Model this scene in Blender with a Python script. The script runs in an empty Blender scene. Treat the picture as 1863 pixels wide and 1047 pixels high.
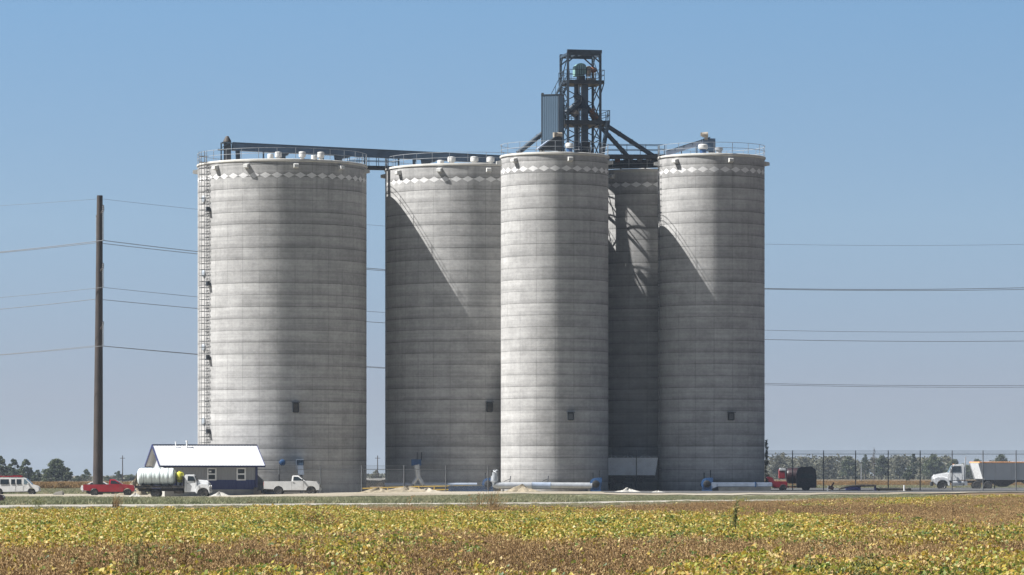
import bpy, bmesh, math, random
import numpy as np
from mathutils import Vector, Matrix
random.seed(7); rng = np.random.default_rng(11)
PI = math.pi; R_ = math.radians
sc = bpy.context.scene
COL = sc.collection
F = 6920.0; CX = 931.5; HY = 864.0; CAMZ = 2.35          # focal length and horizon of the photograph, camera height
def at(px, py, Y): return Vector(((px-CX)*Y/F, Y, CAMZ+(HY-py)*Y/F))
def X(px, Y): return (px-CX)*Y/F
def Z(py, Y): return CAMZ+(HY-py)*Y/F
def sstep(t, a, b):
    t = min(1, max(0, (t-a)/(b-a))); return t*t*(3-2*t)
def gz(x, y):                                              # terrain height: flat field, a low raised pad round the silos
    return 0.55*sstep(x, -42, -6)*sstep(y, 338, 378)

# ---------------------------------------------------------------- materials
def nt(m):
    m.use_nodes = True; t = m.node_tree; t.nodes.clear(); return t
class NG:
    def __init__(s, t): s.t = t
    def n(s, typ, **kw):
        x = s.t.nodes.new(typ)
        for k, v in kw.items():
            if k.startswith('i_'):
                key = k[2:]
                x.inputs[int(key) if key.isdigit() else key.replace('_', ' ')].default_value = v
            else: setattr(x, k, v)
        return x
    def l(s, a, b): s.t.links.new(a, b)
    def math(s, op, a, b=None, c=None, clamp=False):
        x = s.n('ShaderNodeMath', operation=op, use_clamp=clamp)
        for i, v in enumerate((a, b, c)):
            if v is None: continue
            if isinstance(v, (int, float)): x.inputs[i].default_value = v
            else: s.l(v, x.inputs[i])
        return x.outputs[0]
    def mix(s, f, a, b, blend='MIX'):
        x = s.n('ShaderNodeMix', data_type='RGBA', blend_type=blend)
        for sock, v in ((x.inputs['Factor'], f), (x.inputs['A'], a), (x.inputs['B'], b)):
            if isinstance(v, (int, float)): sock.default_value = v
            elif isinstance(v, (tuple, list)): sock.default_value = (*v[:3], 1)
            else: s.l(v, sock)
        return x.outputs['Result']
    def ramp(s, f, stops, interp='LINEAR'):
        x = s.n('ShaderNodeValToRGB'); cr = x.color_ramp; cr.interpolation = interp
        while len(cr.elements) < len(stops): cr.elements.new(.5)
        for e, (p, c) in zip(cr.elements, stops):
            e.position = p; e.color = (*c, 1) if len(c) == 3 else c
        s.l(f, x.inputs[0]); return x.outputs[0]
    def maprange(s, v, a, b, c=0, d=1, smooth=True):
        x = s.n('ShaderNodeMapRange', interpolation_type='SMOOTHSTEP' if smooth else 'LINEAR')
        s.l(v, x.inputs[0])
        for i, q in zip((1, 2, 3, 4), (a, b, c, d)): x.inputs[i].default_value = q
        return x.outputs[0]
    def noise(s, vec, scale, detail=4, rough=.55):
        x = s.n('ShaderNodeTexNoise', i_Scale=scale, i_Detail=detail, i_Roughness=rough)
        if vec is not None: s.l(vec, x.inputs['Vector'])
        return x.outputs['Fac']
    def bump(s, h, strength, dist):
        x = s.n('ShaderNodeBump', i_Strength=strength, i_Distance=dist); s.l(h, x.inputs['Height']); return x.outputs[0]
    def out(s, col, rough=.6, metal=0, normal=None, **kw):
        b = s.n('ShaderNodeBsdfPrincipled', i_Roughness=rough, i_Metallic=metal)
        if isinstance(col, (tuple, list)): b.inputs['Base Color'].default_value = (*col[:3], 1)
        else: s.l(col, b.inputs['Base Color'])
        if normal is not None: s.l(normal, b.inputs['Normal'])
        for k, v in kw.items(): b.inputs[k].default_value = v
        o = s.n('ShaderNodeOutputMaterial'); s.l(b.outputs[0], o.inputs[0]); return b
MATS = {}
def mat(name, col, rough=.55, metal=0, var=.18, scale=1.5, bump=0, dirt=0, dirtcol=(.20, .17, .13), **kw):
    m = bpy.data.materials.new(name); g = NG(nt(m))
    tc = g.n('ShaderNodeTexCoord').outputs['Object']
    nz = g.noise(tc, scale, 5, .6)
    c = g.mix(g.maprange(nz, .3, .7), tuple(x*(1-var) for x in col), tuple(min(1, x*(1+var)) for x in col))
    if dirt:
        n2 = g.noise(tc, scale*.7, 6, .7)
        c = g.mix(g.math('MULTIPLY', g.maprange(n2, .48, .68), dirt), c, dirtcol)
    nm = g.bump(g.noise(tc, scale*8, 3), bump, .02) if bump else None
    g.out(c, rough, metal, nm, **kw); MATS[name] = m; return m
def ribbed(name, col, rough=.4, pitch=.3, axis='X', depth=.02, var=.08, metal=0):     # corrugated sheet
    m = bpy.data.materials.new(name); g = NG(nt(m))
    tc = g.n('ShaderNodeTexCoord').outputs['Object']; sp = g.n('ShaderNodeSeparateXYZ'); g.l(tc, sp.inputs[0])
    h = g.math('SINE', g.math('MULTIPLY', sp.outputs[axis], 2*PI/pitch))
    h = g.maprange(h, .3, .9)
    nz = g.noise(tc, .8, 4)
    c = g.mix(nz, tuple(x*(1-var) for x in col), tuple(min(1, x*(1+var)) for x in col))
    g.out(c, rough, metal, g.bump(h, 1, depth)); MATS[name] = m; return m

steel = mat('blue_grey_steel', (.024, .041, .060), .5, var=.3, scale=2)
steel_d = mat('dark_steel', (.012, .017, .023), .5, var=.3, scale=2)
steel_b = mat('slate_blue_steel', (.040, .070, .112), .45, var=.2, scale=1)
galv = mat('galvanised_steel', (.42, .44, .46), .42, .55, var=.12, scale=2)
galv_d = mat('weathered_galvanised', (.30, .32, .34), .5, .3, var=.2, scale=2)
white = mat('white_paint', (.66, .67, .67), .35, var=.05, scale=1)
white_b = mat('bright_white_paint', (.80, .80, .78), .4, var=.05, dirt=.2)
hatch_g = mat('grey_hatch_paint', (.09, .095, .10), .6, var=.2)
white_d = mat('dusty_white_paint', (.58, .58, .57), .4, var=.08, scale=1, dirt=.25)
offw = mat('vent_white', (.50, .50, .48), .5, var=.08, dirt=.2)
blue = mat('blue_paint', (.022, .07, .17), .45, var=.2, scale=2)
blue_d = mat('navy_paint', (.014, .02, .085), .5, var=.1)
lblue = mat('pale_blue_sheet', (.27, .32, .40), .4, .2, var=.12)
yellow = mat('yellow_paint', (.55, .36, .05), .5, var=.15)
red = mat('red_paint', (.30, .008, .018), .28, var=.08, scale=1, dirt=.15)
maroon = mat('maroon_paint_and_shaded_red', (.022, .008, .010), .4, var=.25)  # car and scrap paint; on the red wagon, shade put into the colour
black = mat('black_rubber', (.018, .018, .019), .8, var=.25, scale=4, dirt=.35)
black_p = mat('black_paint', (.02, .019, .018), .55, var=.3, dirt=.3)
hub = mat('wheel_hub', (.42, .42, .42), .4, .4, var=.15)
glass = mat('tinted_glass', (.018, .024, .028), .08, var=.1)
glass_l = mat('pale_glass', (.10, .14, .16), .08, var=.1)
lamp_r = mat('red_lamp', (.35, .01, .01), .25)
lamp_w = mat('clear_lamp', (.6, .6, .58), .15)
orange = mat('orange_tarp', (.62, .30, .13), .7, var=.15)
tarp = mat('grey_tarp', (.42, .43, .44), .7, var=.15)
poly = mat('white_poly_tank', (.56, .62, .60), .4, var=.04, scale=.8)
poly_y = mat('yellow_poly_tank', (.50, .48, .05), .4, var=.12)
teal = mat('faded_green_paint', (.17, .30, .28), .5, var=.15)
rust = mat('rusty_orange', (.17, .07, .04), .7, var=.3, scale=4)
tan_m = mat('faded_beige_motor', (.24, .21, .17), .6, var=.2, scale=4)
pole_m = mat('weathering_steel_brown', (.030, .021, .016), .75, var=.3, scale=.5)
wire_m = mat('conductor_aluminium', (.10, .11, .12), .6, var=.1)
galv_f = mat('fence_steel', (.10, .105, .11), .6, .2, var=.2)
conc_rim = mat('rim_concrete', (.44, .43, .40), .85, var=.1, scale=1)
conc_b = mat('foundation_concrete', (.33, .32, .29), .85, var=.15, scale=1.5, dirt=.3)
roof_c = mat('roof_slab', (.38, .37, .35), .9, var=.15)
gravel_m = mat('loose_gravel', (.26, .23, .18), .95, var=.35, scale=3, bump=.8)
tan_soil = mat('tan_soil', (.20, .17, .12), .95, var=.35, scale=2, bump=.8)
rubble_m = mat('pale_rubble', (.34, .33, .30), .9, var=.25, scale=4, bump=.8)
pvc = mat('white_pvc', (.75, .75, .73), .4)
window_fr = mat('window_frame_white', (.75, .75, .73), .4)
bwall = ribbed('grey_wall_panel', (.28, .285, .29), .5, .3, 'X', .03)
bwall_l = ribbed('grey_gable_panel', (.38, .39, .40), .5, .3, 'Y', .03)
bwain = ribbed('navy_wainscot_panel', (.022, .033, .125), .5, .3, 'X', .03)
broof = ribbed('white_roof_sheet', (.47, .485, .51), .5, .3, 'X', .018, .05)
boxm = ribbed('blue_corrugated_cladding', (.060, .10, .145), .42, .24, 'X', .05)

def concrete(name, Rr, npan, nd, zband):
    m = bpy.data.materials.new(name); g = NG(nt(m))
    tc = g.n('ShaderNodeTexCoord').outputs['Object']; sp = g.n('ShaderNodeSeparateXYZ'); g.l(tc, sp.inputs[0])
    ang = g.math('DIVIDE', g.math('ARCTAN2', sp.outputs['X'], g.math('MULTIPLY', sp.outputs['Y'], -1)), 2*PI)   # -.5 .. .5, 0 towards -Y
    z = sp.outputs['Z']
    cv = g.n('ShaderNodeCombineXYZ')                        # unrolled wall coordinates in metres
    sgn = g.math('MULTIPLY', g.math('SINE', g.math('MULTIPLY', ang, 2*PI)), Rr)
    csn = g.math('MULTIPLY', g.math('COSINE', g.math('MULTIPLY', ang, 2*PI)), Rr)
    def unroll(sx, sz):
        c = g.n('ShaderNodeCombineXYZ'); g.l(g.math('MULTIPLY', sgn, sx), c.inputs[0]); g.l(g.math('MULTIPLY', csn, sx), c.inputs[1]); g.l(g.math('MULTIPLY', z, sz), c.inputs[2]); return c.outputs[0]
    wob = g.math('MULTIPLY', g.math('SUBTRACT', g.noise(unroll(.35, .35), 1, 3), .5), .05)
    zl = g.math('DIVIDE', g.math('ADD', z, wob), 1.22)
    fl = g.math('FLOOR', zl); fr = g.math('FRACT', zl)
    wn = g.n('ShaderNodeTexWhiteNoise', noise_dimensions='1D'); g.l(fl, wn.inputs['W'])
    liftv = g.maprange(wn.outputs['Value'], 0, 1, .90, 1.06, False)
    # each panel of each lift has its own tone
    pf = g.math('MULTIPLY', ang, npan); pid = g.math('FLOOR', pf); pfr = g.math('FRACT', g.math('ADD', pf, 100))
    w2 = g.n('ShaderNodeTexWhiteNoise', noise_dimensions='2D'); cc = g.n('ShaderNodeCombineXYZ'); g.l(pid, cc.inputs[0]); g.l(fl, cc.inputs[1]); g.l(cc.outputs[0], w2.inputs['Vector'])
    panv = g.maprange(w2.outputs['Value'], 0, 1, .95, 1.04, False)
    # horizontal joint: thin dark line and stain plus painted shade on the lower half of each lift
    jn = g.noise(unroll(.30, .9), 1, 4, .6)
    jthin = g.math('MULTIPLY', g.math('SUBTRACT', 1, g.maprange(fr, .02, .09)), g.maprange(jn, .28, .55, .45, 1))
    jstain_shade = g.math('MULTIPLY', g.math('SUBTRACT', 1, g.maprange(fr, .02, .55)), g.maprange(g.noise(unroll(.22, .55), 1, 5, .65), .30, .66, .25, 1))
    lv2 = g.n('ShaderNodeTexWhiteNoise', noise_dimensions='1D'); g.l(g.math('ADD', fl, 31.7), lv2.inputs['W'])
    jstain_shade = g.math('MULTIPLY', jstain_shade, g.maprange(lv2.outputs['Value'], 0, 1, .5, 1.1, False)); jthin = g.math('MULTIPLY', jthin, g.maprange(lv2.outputs['Value'], 0, 1, .5, 1.1, False))
    band = g.noise(unroll(.12, 3.6), 1, 4, .6)
    blot = g.noise(unroll(.5, .6), 1, 6, .62)
    fine = g.noise(unroll(3.0, 4.0), 1, 4, .7)
    run = g.noise(unroll(2.2, .12), 1, 4, .6)
    v = g.math('MULTIPLY', liftv, panv)
    v = g.math('MULTIPLY', v, g.maprange(band, .25, .75, .80, 1.13, False))
    v = g.math('MULTIPLY', v, g.maprange(blot, .25, .75, .78, 1.15, False))
    v = g.math('MULTIPLY', v, g.maprange(fine, .25, .75, .84, 1.13, False))
    v = g.math('MULTIPLY', v, g.maprange(run, .3, .7, .92, 1.06, False))
    v = g.math('MULTIPLY', v, g.math('SUBTRACT', 1, g.math('MULTIPLY', jthin, .46)))
    v = g.math('MULTIPLY', v, g.math('SUBTRACT', 1, g.math('MULTIPLY', jstain_shade, .40)))
    sd = g.math('MULTIPLY', g.math('SUBTRACT', .5, g.math('ABSOLUTE', g.math('SUBTRACT', pfr, .5))), 2*PI*Rr/npan)
    seam = g.math('MULTIPLY', g.math('SUBTRACT', 1, g.maprange(sd, .02, .08)), g.maprange(g.noise(unroll(.6, .4), 1, 3), .35, .6, .15, .85))
    v = g.math('MULTIPLY', v, g.math('SUBTRACT', 1, g.math('MULTIPLY', seam, .22)))
    foot = g.math('MULTIPLY', g.math('SUBTRACT', 1, g.maprange(z, .2, 1.9)), g.maprange(g.noise(unroll(.9, .5), 1, 5, .65), .35, .6))
    v = g.math('MULTIPLY', v, g.math('SUBTRACT', 1, g.math('MULTIPLY', foot, .30)))
    wet = g.math('MULTIPLY', g.maprange(z, zband-5.5, zband+1.4), g.maprange(g.noise(unroll(1.1, .05), 1, 5, .7), .50, .66))
    v = g.math('MULTIPLY', v, g.math('SUBTRACT', 1, g.math('MULTIPLY', wet, .22)))
    cvn = g.n('ShaderNodeCombineColor'); 
    for i, k in enumerate((.375, .372, .365)): g.l(g.math('MULTIPLY', v, k), cvn.inputs[i])
    # painted band of white diamonds
    dv = g.math('ABSOLUTE', g.math('SUBTRACT', g.math('FRACT', g.math('ADD', g.math('MULTIPLY', ang, nd), 100.5)), .5))
    dz = g.math('ABSOLUTE', g.math('SUBTRACT', z, zband))
    dd = g.math('ADD', g.math('MULTIPLY', dv, 2/.98), g.math('DIVIDE', dz, .30))
    dm = g.math('MULTIPLY', g.math('LESS_THAN', dd, 1.0), g.maprange(fine, .25, .7, .62, .95, False))
    col = g.mix(dm, cvn.outputs[0], (.66, .655, .65))
    hgt = g.math('ADD', g.math('MULTIPLY', g.maprange(fr, .0, .10), 1), g.math('MULTIPLY', fine, .25))
    g.out(col, .9, 0, g.bump(hgt, .35, .015)); return m

def ground_mat():
    m = bpy.data.materials.new('open_farmland'); g = NG(nt(m))
    tc = g.n('ShaderNodeTexCoord').outputs['Object']; mp = g.n('ShaderNodeMapping'); g.l(tc, mp.inputs[0]); mp.inputs['Scale'].default_value = (.004, .012, 1)
    a = g.noise(mp.outputs[0], 1, 5); b = g.noise(tc, .35, 6, .7); c = g.noise(tc, 3, 4, .7)
    sp = g.n('ShaderNodeSeparateXYZ'); g.l(tc, sp.inputs[0])
    base = g.ramp(a, [(.35, (.10, .10, .04)), (.45, (.13, .085, .04)), (.55, (.155, .10, .05)), (.66, (.085, .10, .04))])
    base = g.mix(g.maprange(b, .35, .65), g.mix(1, base, (.75, .75, .75), 'MULTIPLY'), base)
    base = g.mix(g.maprange(c, .3, .7), g.mix(1, base, (.8, .8, .8), 'MULTIPLY'), base)
    # bare dirt close to the yard, brown under the bean field
    near = g.maprange(sp.outputs['Y'], 255, 275)
    soil = g.mix(b, (.10, .065, .035), (.19, .125, .065))
    base = g.mix(near, soil, base)
    g.out(base, .95, 0, g.bump(c, .5, .05)); return m
def gravel_sheet(name, c1, c2, c3):
    m = bpy.data.materials.new(name); g = NG(nt(m))
    tc = g.n('ShaderNodeTexCoord').outputs['Object']
    mp = g.n('ShaderNodeMapping'); g.l(tc, mp.inputs[0]); mp.inputs['Scale'].default_value = (.06, .14, 1)
    a = g.noise(mp.outputs[0], 1, 6, .65); b = g.noise(tc, 2.2, 6, .75)
    col = g.ramp(a, [(.36, c1), (.5, c2), (.64, c3)])
    col = g.mix(g.maprange(b, .3, .7), g.mix(1, col, (.72, .72, .70), 'MULTIPLY'), col)
    g.out(col, .95, 0, g.bump(b, .7, .04)); return m
ground_m = ground_mat()
road_m = gravel_sheet('white_gravel', (.20, .185, .15), (.29, .27, .235), (.37, .35, .31))
yard_m = gravel_sheet('yard_gravel', (.20, .17, .125), (.26, .23, .175), (.34, .31, .26))
dark_yard_m = gravel_sheet('dark_yard_ground', (.045, .047, .05), (.065, .066, .068), (.11, .108, .10))
verge_m = gravel_sheet('verge_turf', (.13, .14, .075), (.18, .185, .11), (.26, .24, .16))

def leaf_mat(name, stops, trans=.35, rough=.55, big=None):
    m = bpy.data.materials.new(name); g = NG(nt(m))
    at_ = g.n('ShaderNodeAttribute', attribute_name='tone'); oi = g.n('ShaderNodeObjectInfo')
    v = g.math('ADD', at_.outputs['Fac'], g.math('MULTIPLY', g.math('SUBTRACT', oi.outputs['Random'], .5), .35), clamp=True)
    col = g.ramp(v, stops)
    d = g.n('ShaderNodeBsdfPrincipled', i_Roughness=rough); g.l(col, d.inputs['Base Color'])
    t = g.n('ShaderNodeBsdfTranslucent'); g.l(col, t.inputs[0])
    mx = g.n('ShaderNodeMixShader'); mx.inputs[0].default_value = trans; g.l(d.outputs[0], mx.inputs[1]); g.l(t.outputs[0], mx.inputs[2])
    o = g.n('ShaderNodeOutputMaterial'); g.l(mx.outputs[0], o.inputs[0]); return m
soy_m = leaf_mat('turning_bean_leaf', [(0, (.045, .085, .016)), (.25, (.14, .20, .03)), (.5, (.31, .29, .045)), (.72, (.43, .285, .045)), (.88, (.48, .40, .16)), (1, (.30, .16, .04))])
pod_m = leaf_mat('dry_bean_pod', [(0, (.085, .050, .020)), (.35, (.20, .122, .048)), (.7, (.32, .20, .080)), (1, (.44, .33, .15))], .15, .8)
grass_m = leaf_mat('roadside_grass', [(0, (.10, .12, .055)), (.45, (.20, .205, .11)), (.8, (.29, .27, .16)), (1, (.38, .32, .20))], .3, .7)
weed_m = leaf_mat('dry_weed', [(0, (.10, .075, .03)), (.5, (.24, .15, .055)), (1, (.34, .20, .08))], .25, .8)
weedg_m = leaf_mat('green_weed', [(0, (.06, .09, .025)), (.5, (.13, .15, .05)), (1, (.24, .22, .08))], .25, .8)
tree_m = leaf_mat('tree_leaf', [(0, (.028, .042, .016)), (.5, (.055, .075, .028)), (1, (.10, .115, .045))], .2, .7)
treeg_m = leaf_mat('greyish_tree_leaf', [(0, (.06, .065, .04)), (.5, (.10, .10, .062)), (1, (.15, .14, .09))], .2, .7)
pine_m = leaf_mat('vine_leaf', [(0, (.012, .02, .012)), (.6, (.03, .045, .022)), (1, (.05, .06, .03))], .15, .7)
bark_m = mat('bark', (.06, .05, .04), .9, var=.3, scale=3)
SKY_K, SKY_C = 2.2, .12; HAZE = .00012; EXPO = 1.30
SKY_T = [(0, (1.20, .99, .93), .49), (.02, (1.36, 1.06, .95), .55), (.066, (1.55, 1.46, 1.28), .59), (.122, (1.38, 1.56, 1.48), .62), (.24, (1.0, 1.07, 1.1), .36), (.5, (1, 1, 1.05), .28)]
# ---------------------------------------------------------------- mesh building
class MB:
    def __init__(s): s.v = []; s.f = []; s.mi = []; s.ms = []; s.cm = None
    def m(s, mat):
        if mat not in s.ms: s.ms.append(mat)
        s.cm = s.ms.index(mat); return s
    def add(s, vs, fs):
        o = len(s.v); s.v.extend([tuple(p) for p in vs]); s.f.extend([tuple(i+o for i in f) for f in fs]); s.mi.extend([s.cm or 0]*len(fs)); return s
    def box(s, c, d, rz=0, ry=0, rx=0):
        M = Matrix.Rotation(rz, 3, 'Z') @ Matrix.Rotation(ry, 3, 'Y') @ Matrix.Rotation(rx, 3, 'X'); c = Vector(c)
        vs = [c + M @ Vector((sx*d[0]/2, sy*d[1]/2, sz*d[2]/2)) for sz in (-1, 1) for sx, sy in ((-1, -1), (1, -1), (1, 1), (-1, 1))]
        return s.add(vs, [(3, 2, 1, 0), (4, 5, 6, 7), (0, 1, 5, 4), (1, 2, 6, 5), (2, 3, 7, 6), (3, 0, 4, 7)])
    def frame(s, p, q, up=Vector((0, 0, 1))):
        p = Vector(p); q = Vector(q); d = (q-p).normalized()
        if abs(d.dot(up)) > .99: up = Vector((0, 1, 0))
        a = d.cross(up).normalized(); b = a.cross(d).normalized(); return p, q, a, b
    def beam(s, p, q, w, h=None):
        h = h or w; p, q, a, b = s.frame(p, q)
        vs = [e + a*sx*w/2 + b*sy*h/2 for e in (p, q) for sx, sy in ((-1, -1), (1, -1), (1, 1), (-1, 1))]
        return s.add(vs, [(0, 1, 2, 3), (7, 6, 5, 4), (4, 5, 1, 0), (5, 6, 2, 1), (6, 7, 3, 2), (7, 4, 0, 3)])
    def tube(s, p, q, r, r2=None, n=10, cap=True):
        r2 = r if r2 is None else r2; p, q, a, b = s.frame(p, q)
        vs = [e + (a*math.cos(t)+b*math.sin(t))*rr for e, rr in ((p, r), (q, r2)) for t in (2*PI*k/n for k in range(n))]
        fs = [(k, n+k, n+(k+1) % n, (k+1) % n) for k in range(n)]
        if cap: fs += [tuple(range(n)), tuple(range(2*n-1, n-1, -1))]
        return s.add(vs, fs)
    def path(s, pts, r, n=6):
        pts = [Vector(p) for p in pts]; vs = []; N = len(pts)
        for i, p in enumerate(pts):
            d = (pts[min(i+1, N-1)]-pts[max(i-1, 0)]).normalized()
            up = Vector((0, 0, 1)) if abs(d.z) < .95 else Vector((0, 1, 0))
            a = d.cross(up).normalized(); b = a.cross(d); rr = r[i] if isinstance(r, (list, tuple)) else r
            vs += [p + (a*math.cos(2*PI*k/n)+b*math.sin(2*PI*k/n))*rr for k in range(n)]
        fs = [(i*n+k, (i+1)*n+k, (i+1)*n+(k+1) % n, i*n+(k+1) % n) for i in range(N-1) for k in range(n)]
        fs += [tuple(range(n)), tuple(range(N*n-1, (N-1)*n-1, -1))]
        return s.add(vs, fs)
    def lathe(s, prof, o=(0, 0, 0), ax='Z', n=24):              # prof: (radius, height); closed ends
        o = Vector(o); vs = []
        for r, h in prof:
            for k in range(n):
                t = 2*PI*k/n; c, d = r*math.cos(t), r*math.sin(t)
                vs.append(o + (Vector((c, d, h)) if ax == 'Z' else Vector((h, c, d)) if ax == 'X' else Vector((d, h, c))))
        N = len(prof)
        fs = [(i*n+k, i*n+(k+1) % n, (i+1)*n+(k+1) % n, (i+1)*n+k) for i in range(N-1) for k in range(n)]
        fs += [tuple(range(n-1, -1, -1)), tuple(range((N-1)*n, N*n))]
        return s.add(vs, fs)
    def prism(s, out, hw, y0=None):                             # side outline (x,z), half-width number or function(x,z)
        f = hw if callable(hw) else (lambda x, z: hw)
        if y0 is None: vs = [(x, -f(x, z), z) for x, z in out] + [(x, f(x, z), z) for x, z in out]
        else: vs = [(x, y0[0], z) for x, z in out] + [(x, y0[1], z) for x, z in out]
        n = len(out)
        return s.add(vs, [tuple(range(n)), tuple(range(2*n-1, n-1, -1))] + [((k+1) % n, k, n+k, n+(k+1) % n) for k in range(n)])
    def quad(s, a, b, c, d): return s.add([a, b, c, d], [(0, 1, 2, 3)])
    def build(s, name, mats=None, parent=None, bevel=0, smooth=35, loc=None):
        me = bpy.data.meshes.new(name); me.from_pydata(s.v, [], s.f)
        ms = s.ms or ([mats] if not isinstance(mats, (list, tuple)) else mats)
        for m in ms: me.materials.append(m)
        if len(ms) > 1: me.polygons.foreach_set('material_index', s.mi)
        bm = bmesh.new(); bm.from_mesh(me)
        bmesh.ops.recalc_face_normals(bm, faces=bm.faces)
        if bevel:
            es = [e for e in bm.edges if len(e.link_faces) == 2 and e.calc_face_angle(0) > R_(30)]
            bmesh.ops.bevel(bm, geom=es, offset=bevel, segments=2, affect='EDGES', clamp_overlap=True)
        bm.to_mesh(me); bm.free()
        if smooth:
            me.polygons.foreach_set('use_smooth', [True]*len(me.polygons)); me.set_sharp_from_angle(angle=R_(smooth))
        o = bpy.data.objects.new(name, me); COL.objects.link(o)
        if loc is not None: o.location = loc
        if parent: o.parent = parent
        return o
def tag(o, label=None, cat=None, group=None, kind=None):
    for k, v in (('label', label), ('category', cat), ('group', group), ('kind', kind)):
        if v: o[k] = v
    return o
def empty(name, loc, label, cat, group=None, rz=0):
    o = bpy.data.objects.new(name, None); o.location = loc; o.rotation_euler = (0, 0, rz); o.empty_display_size = .5
    COL.objects.link(o); return tag(o, label, cat, group)
def copy_tree(o, parent=None):
    kids = [c for c in bpy.data.objects if c.parent == o]
    c = o.copy(); COL.objects.link(c); c.parent = parent
    for k in kids: copy_tree(k, c)
    return c

# ---------------------------------------------------------------- ground, roads
def sheet(name, m, xs, ys, zf, mask=None, label=None):
    vs = [(x, y, zf(x, y)) for y in ys for x in xs]; n = len(xs)
    fs = [(j*n+i, j*n+i+1, (j+1)*n+i+1, (j+1)*n+i) for j in range(len(ys)-1) for i in range(n-1)]
    me = bpy.data.meshes.new(name); me.from_pydata(vs, [], fs); me.materials.append(m)
    me.polygons.foreach_set('use_smooth', [True]*len(me.polygons))
    o = bpy.data.objects.new(name, me); COL.objects.link(o); tag(o, kind='structure'); return o
xs = [-6000, -3000, -1500, -800, -400, -200, -140, -100]+[-80+4*k for k in range(41)]+[100, 140, 200, 400, 800, 1500, 3000, 6000]
ys = [-60, 0, 30, 50, 100, 150, 200, 250, 300, 320]+[330+4*k for k in range(16)]+[400, 430, 470, 520, 580, 650, 720, 800, 900, 1000, 1200, 1500, 2000, 3000, 5000, 9000]
sheet('ground', ground_m, xs, ys, gz)
def strip(name, m, poly_near, poly_far, dz, nx=60, ny=10):
    """sheet between two depth lines given as (x, y) polylines"""
    def ip(pl, x):
        for (x0, y0), (x1, y1) in zip(pl, pl[1:]):
            if x <= x1: return y0+(y1-y0)*(x-x0)/(x1-x0)
        return pl[-1][1]
    x0, x1 = poly_near[0][0], poly_near[-1][0]; vs = []; fs = []
    for i in range(nx+1):
        x = x0+(x1-x0)*i/nx; a, b = ip(poly_near, x), ip(poly_far, x)
        for j in range(ny+1):
            y = a+(b-a)*j/ny; e = .9*math.sin(x*.31)+.7*math.sin(x*.83+1)+.6*math.sin(x*1.7)
            if j in (0, ny): y += e*1.5
            vs.append((x, y, gz(x, y)+dz))
    for i in range(nx):
        for j in range(ny):
            a = i*(ny+1)+j; fs.append((a, a+ny+1, a+ny+2, a+1))
    me = bpy.data.meshes.new(name); me.from_pydata(vs, [], fs); me.materials.append(m)
    me.polygons.foreach_set('use_smooth', [True]*len(me.polygons))
    o = bpy.data.objects.new(name, me); COL.objects.link(o); tag(o, kind='structure'); return o
ROADN = [(-140, 190), (-60, 238), (-35, 264), (-14, 287), (5, 299), (15, 325), (40, 331), (140, 338)]
def ipl(pl, x):
    for (x0, y0), (x1, y1) in zip(pl, pl[1:]):
        if x <= x1: return y0+(y1-y0)*(x-x0)/(x1-x0)
    return pl[-1][1]
ROADF = [(-140, 215), (-60, 263), (-35, 290), (-14, 304), (5, 317), (15, 343), (40, 345), (140, 352)]
def road_far(x): return ipl(ROADF, x)
strip('gravel_road', road_m, ROADN, ROADF, .06, 160, 6)
YN = [(-160, 376), (-46, 368), (-36, 359), (-22, 355), (-10, 358), (0, 366), (10, 363), (24, 361), (42, 368), (60, 384)]
strip('grass_verge', verge_m, [(x, road_far(x)-1) for x in (-90, -60, -35, -13, 0, 14, 30, 38)], [(x, ipl(YN, x)+1) for x in (-90, -60, -35, -13, 0, 14, 30, 38)], .03, 160)
strip('gravel_yard', yard_m, YN, [(-160, 440), (-70, 444), (-50, 446), (-42, 450), (20, 430), (60, 450)], .09, 180, 40)
strip('dark_yard', dark_yard_m, [(9, 370), (24, 368), (42, 375), (60, 392), (140, 460)], [(9, 455), (30, 475), (60, 500), (140, 520)], .12, 120, 30)  # darker ground sheet over the right side of the yard

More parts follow.
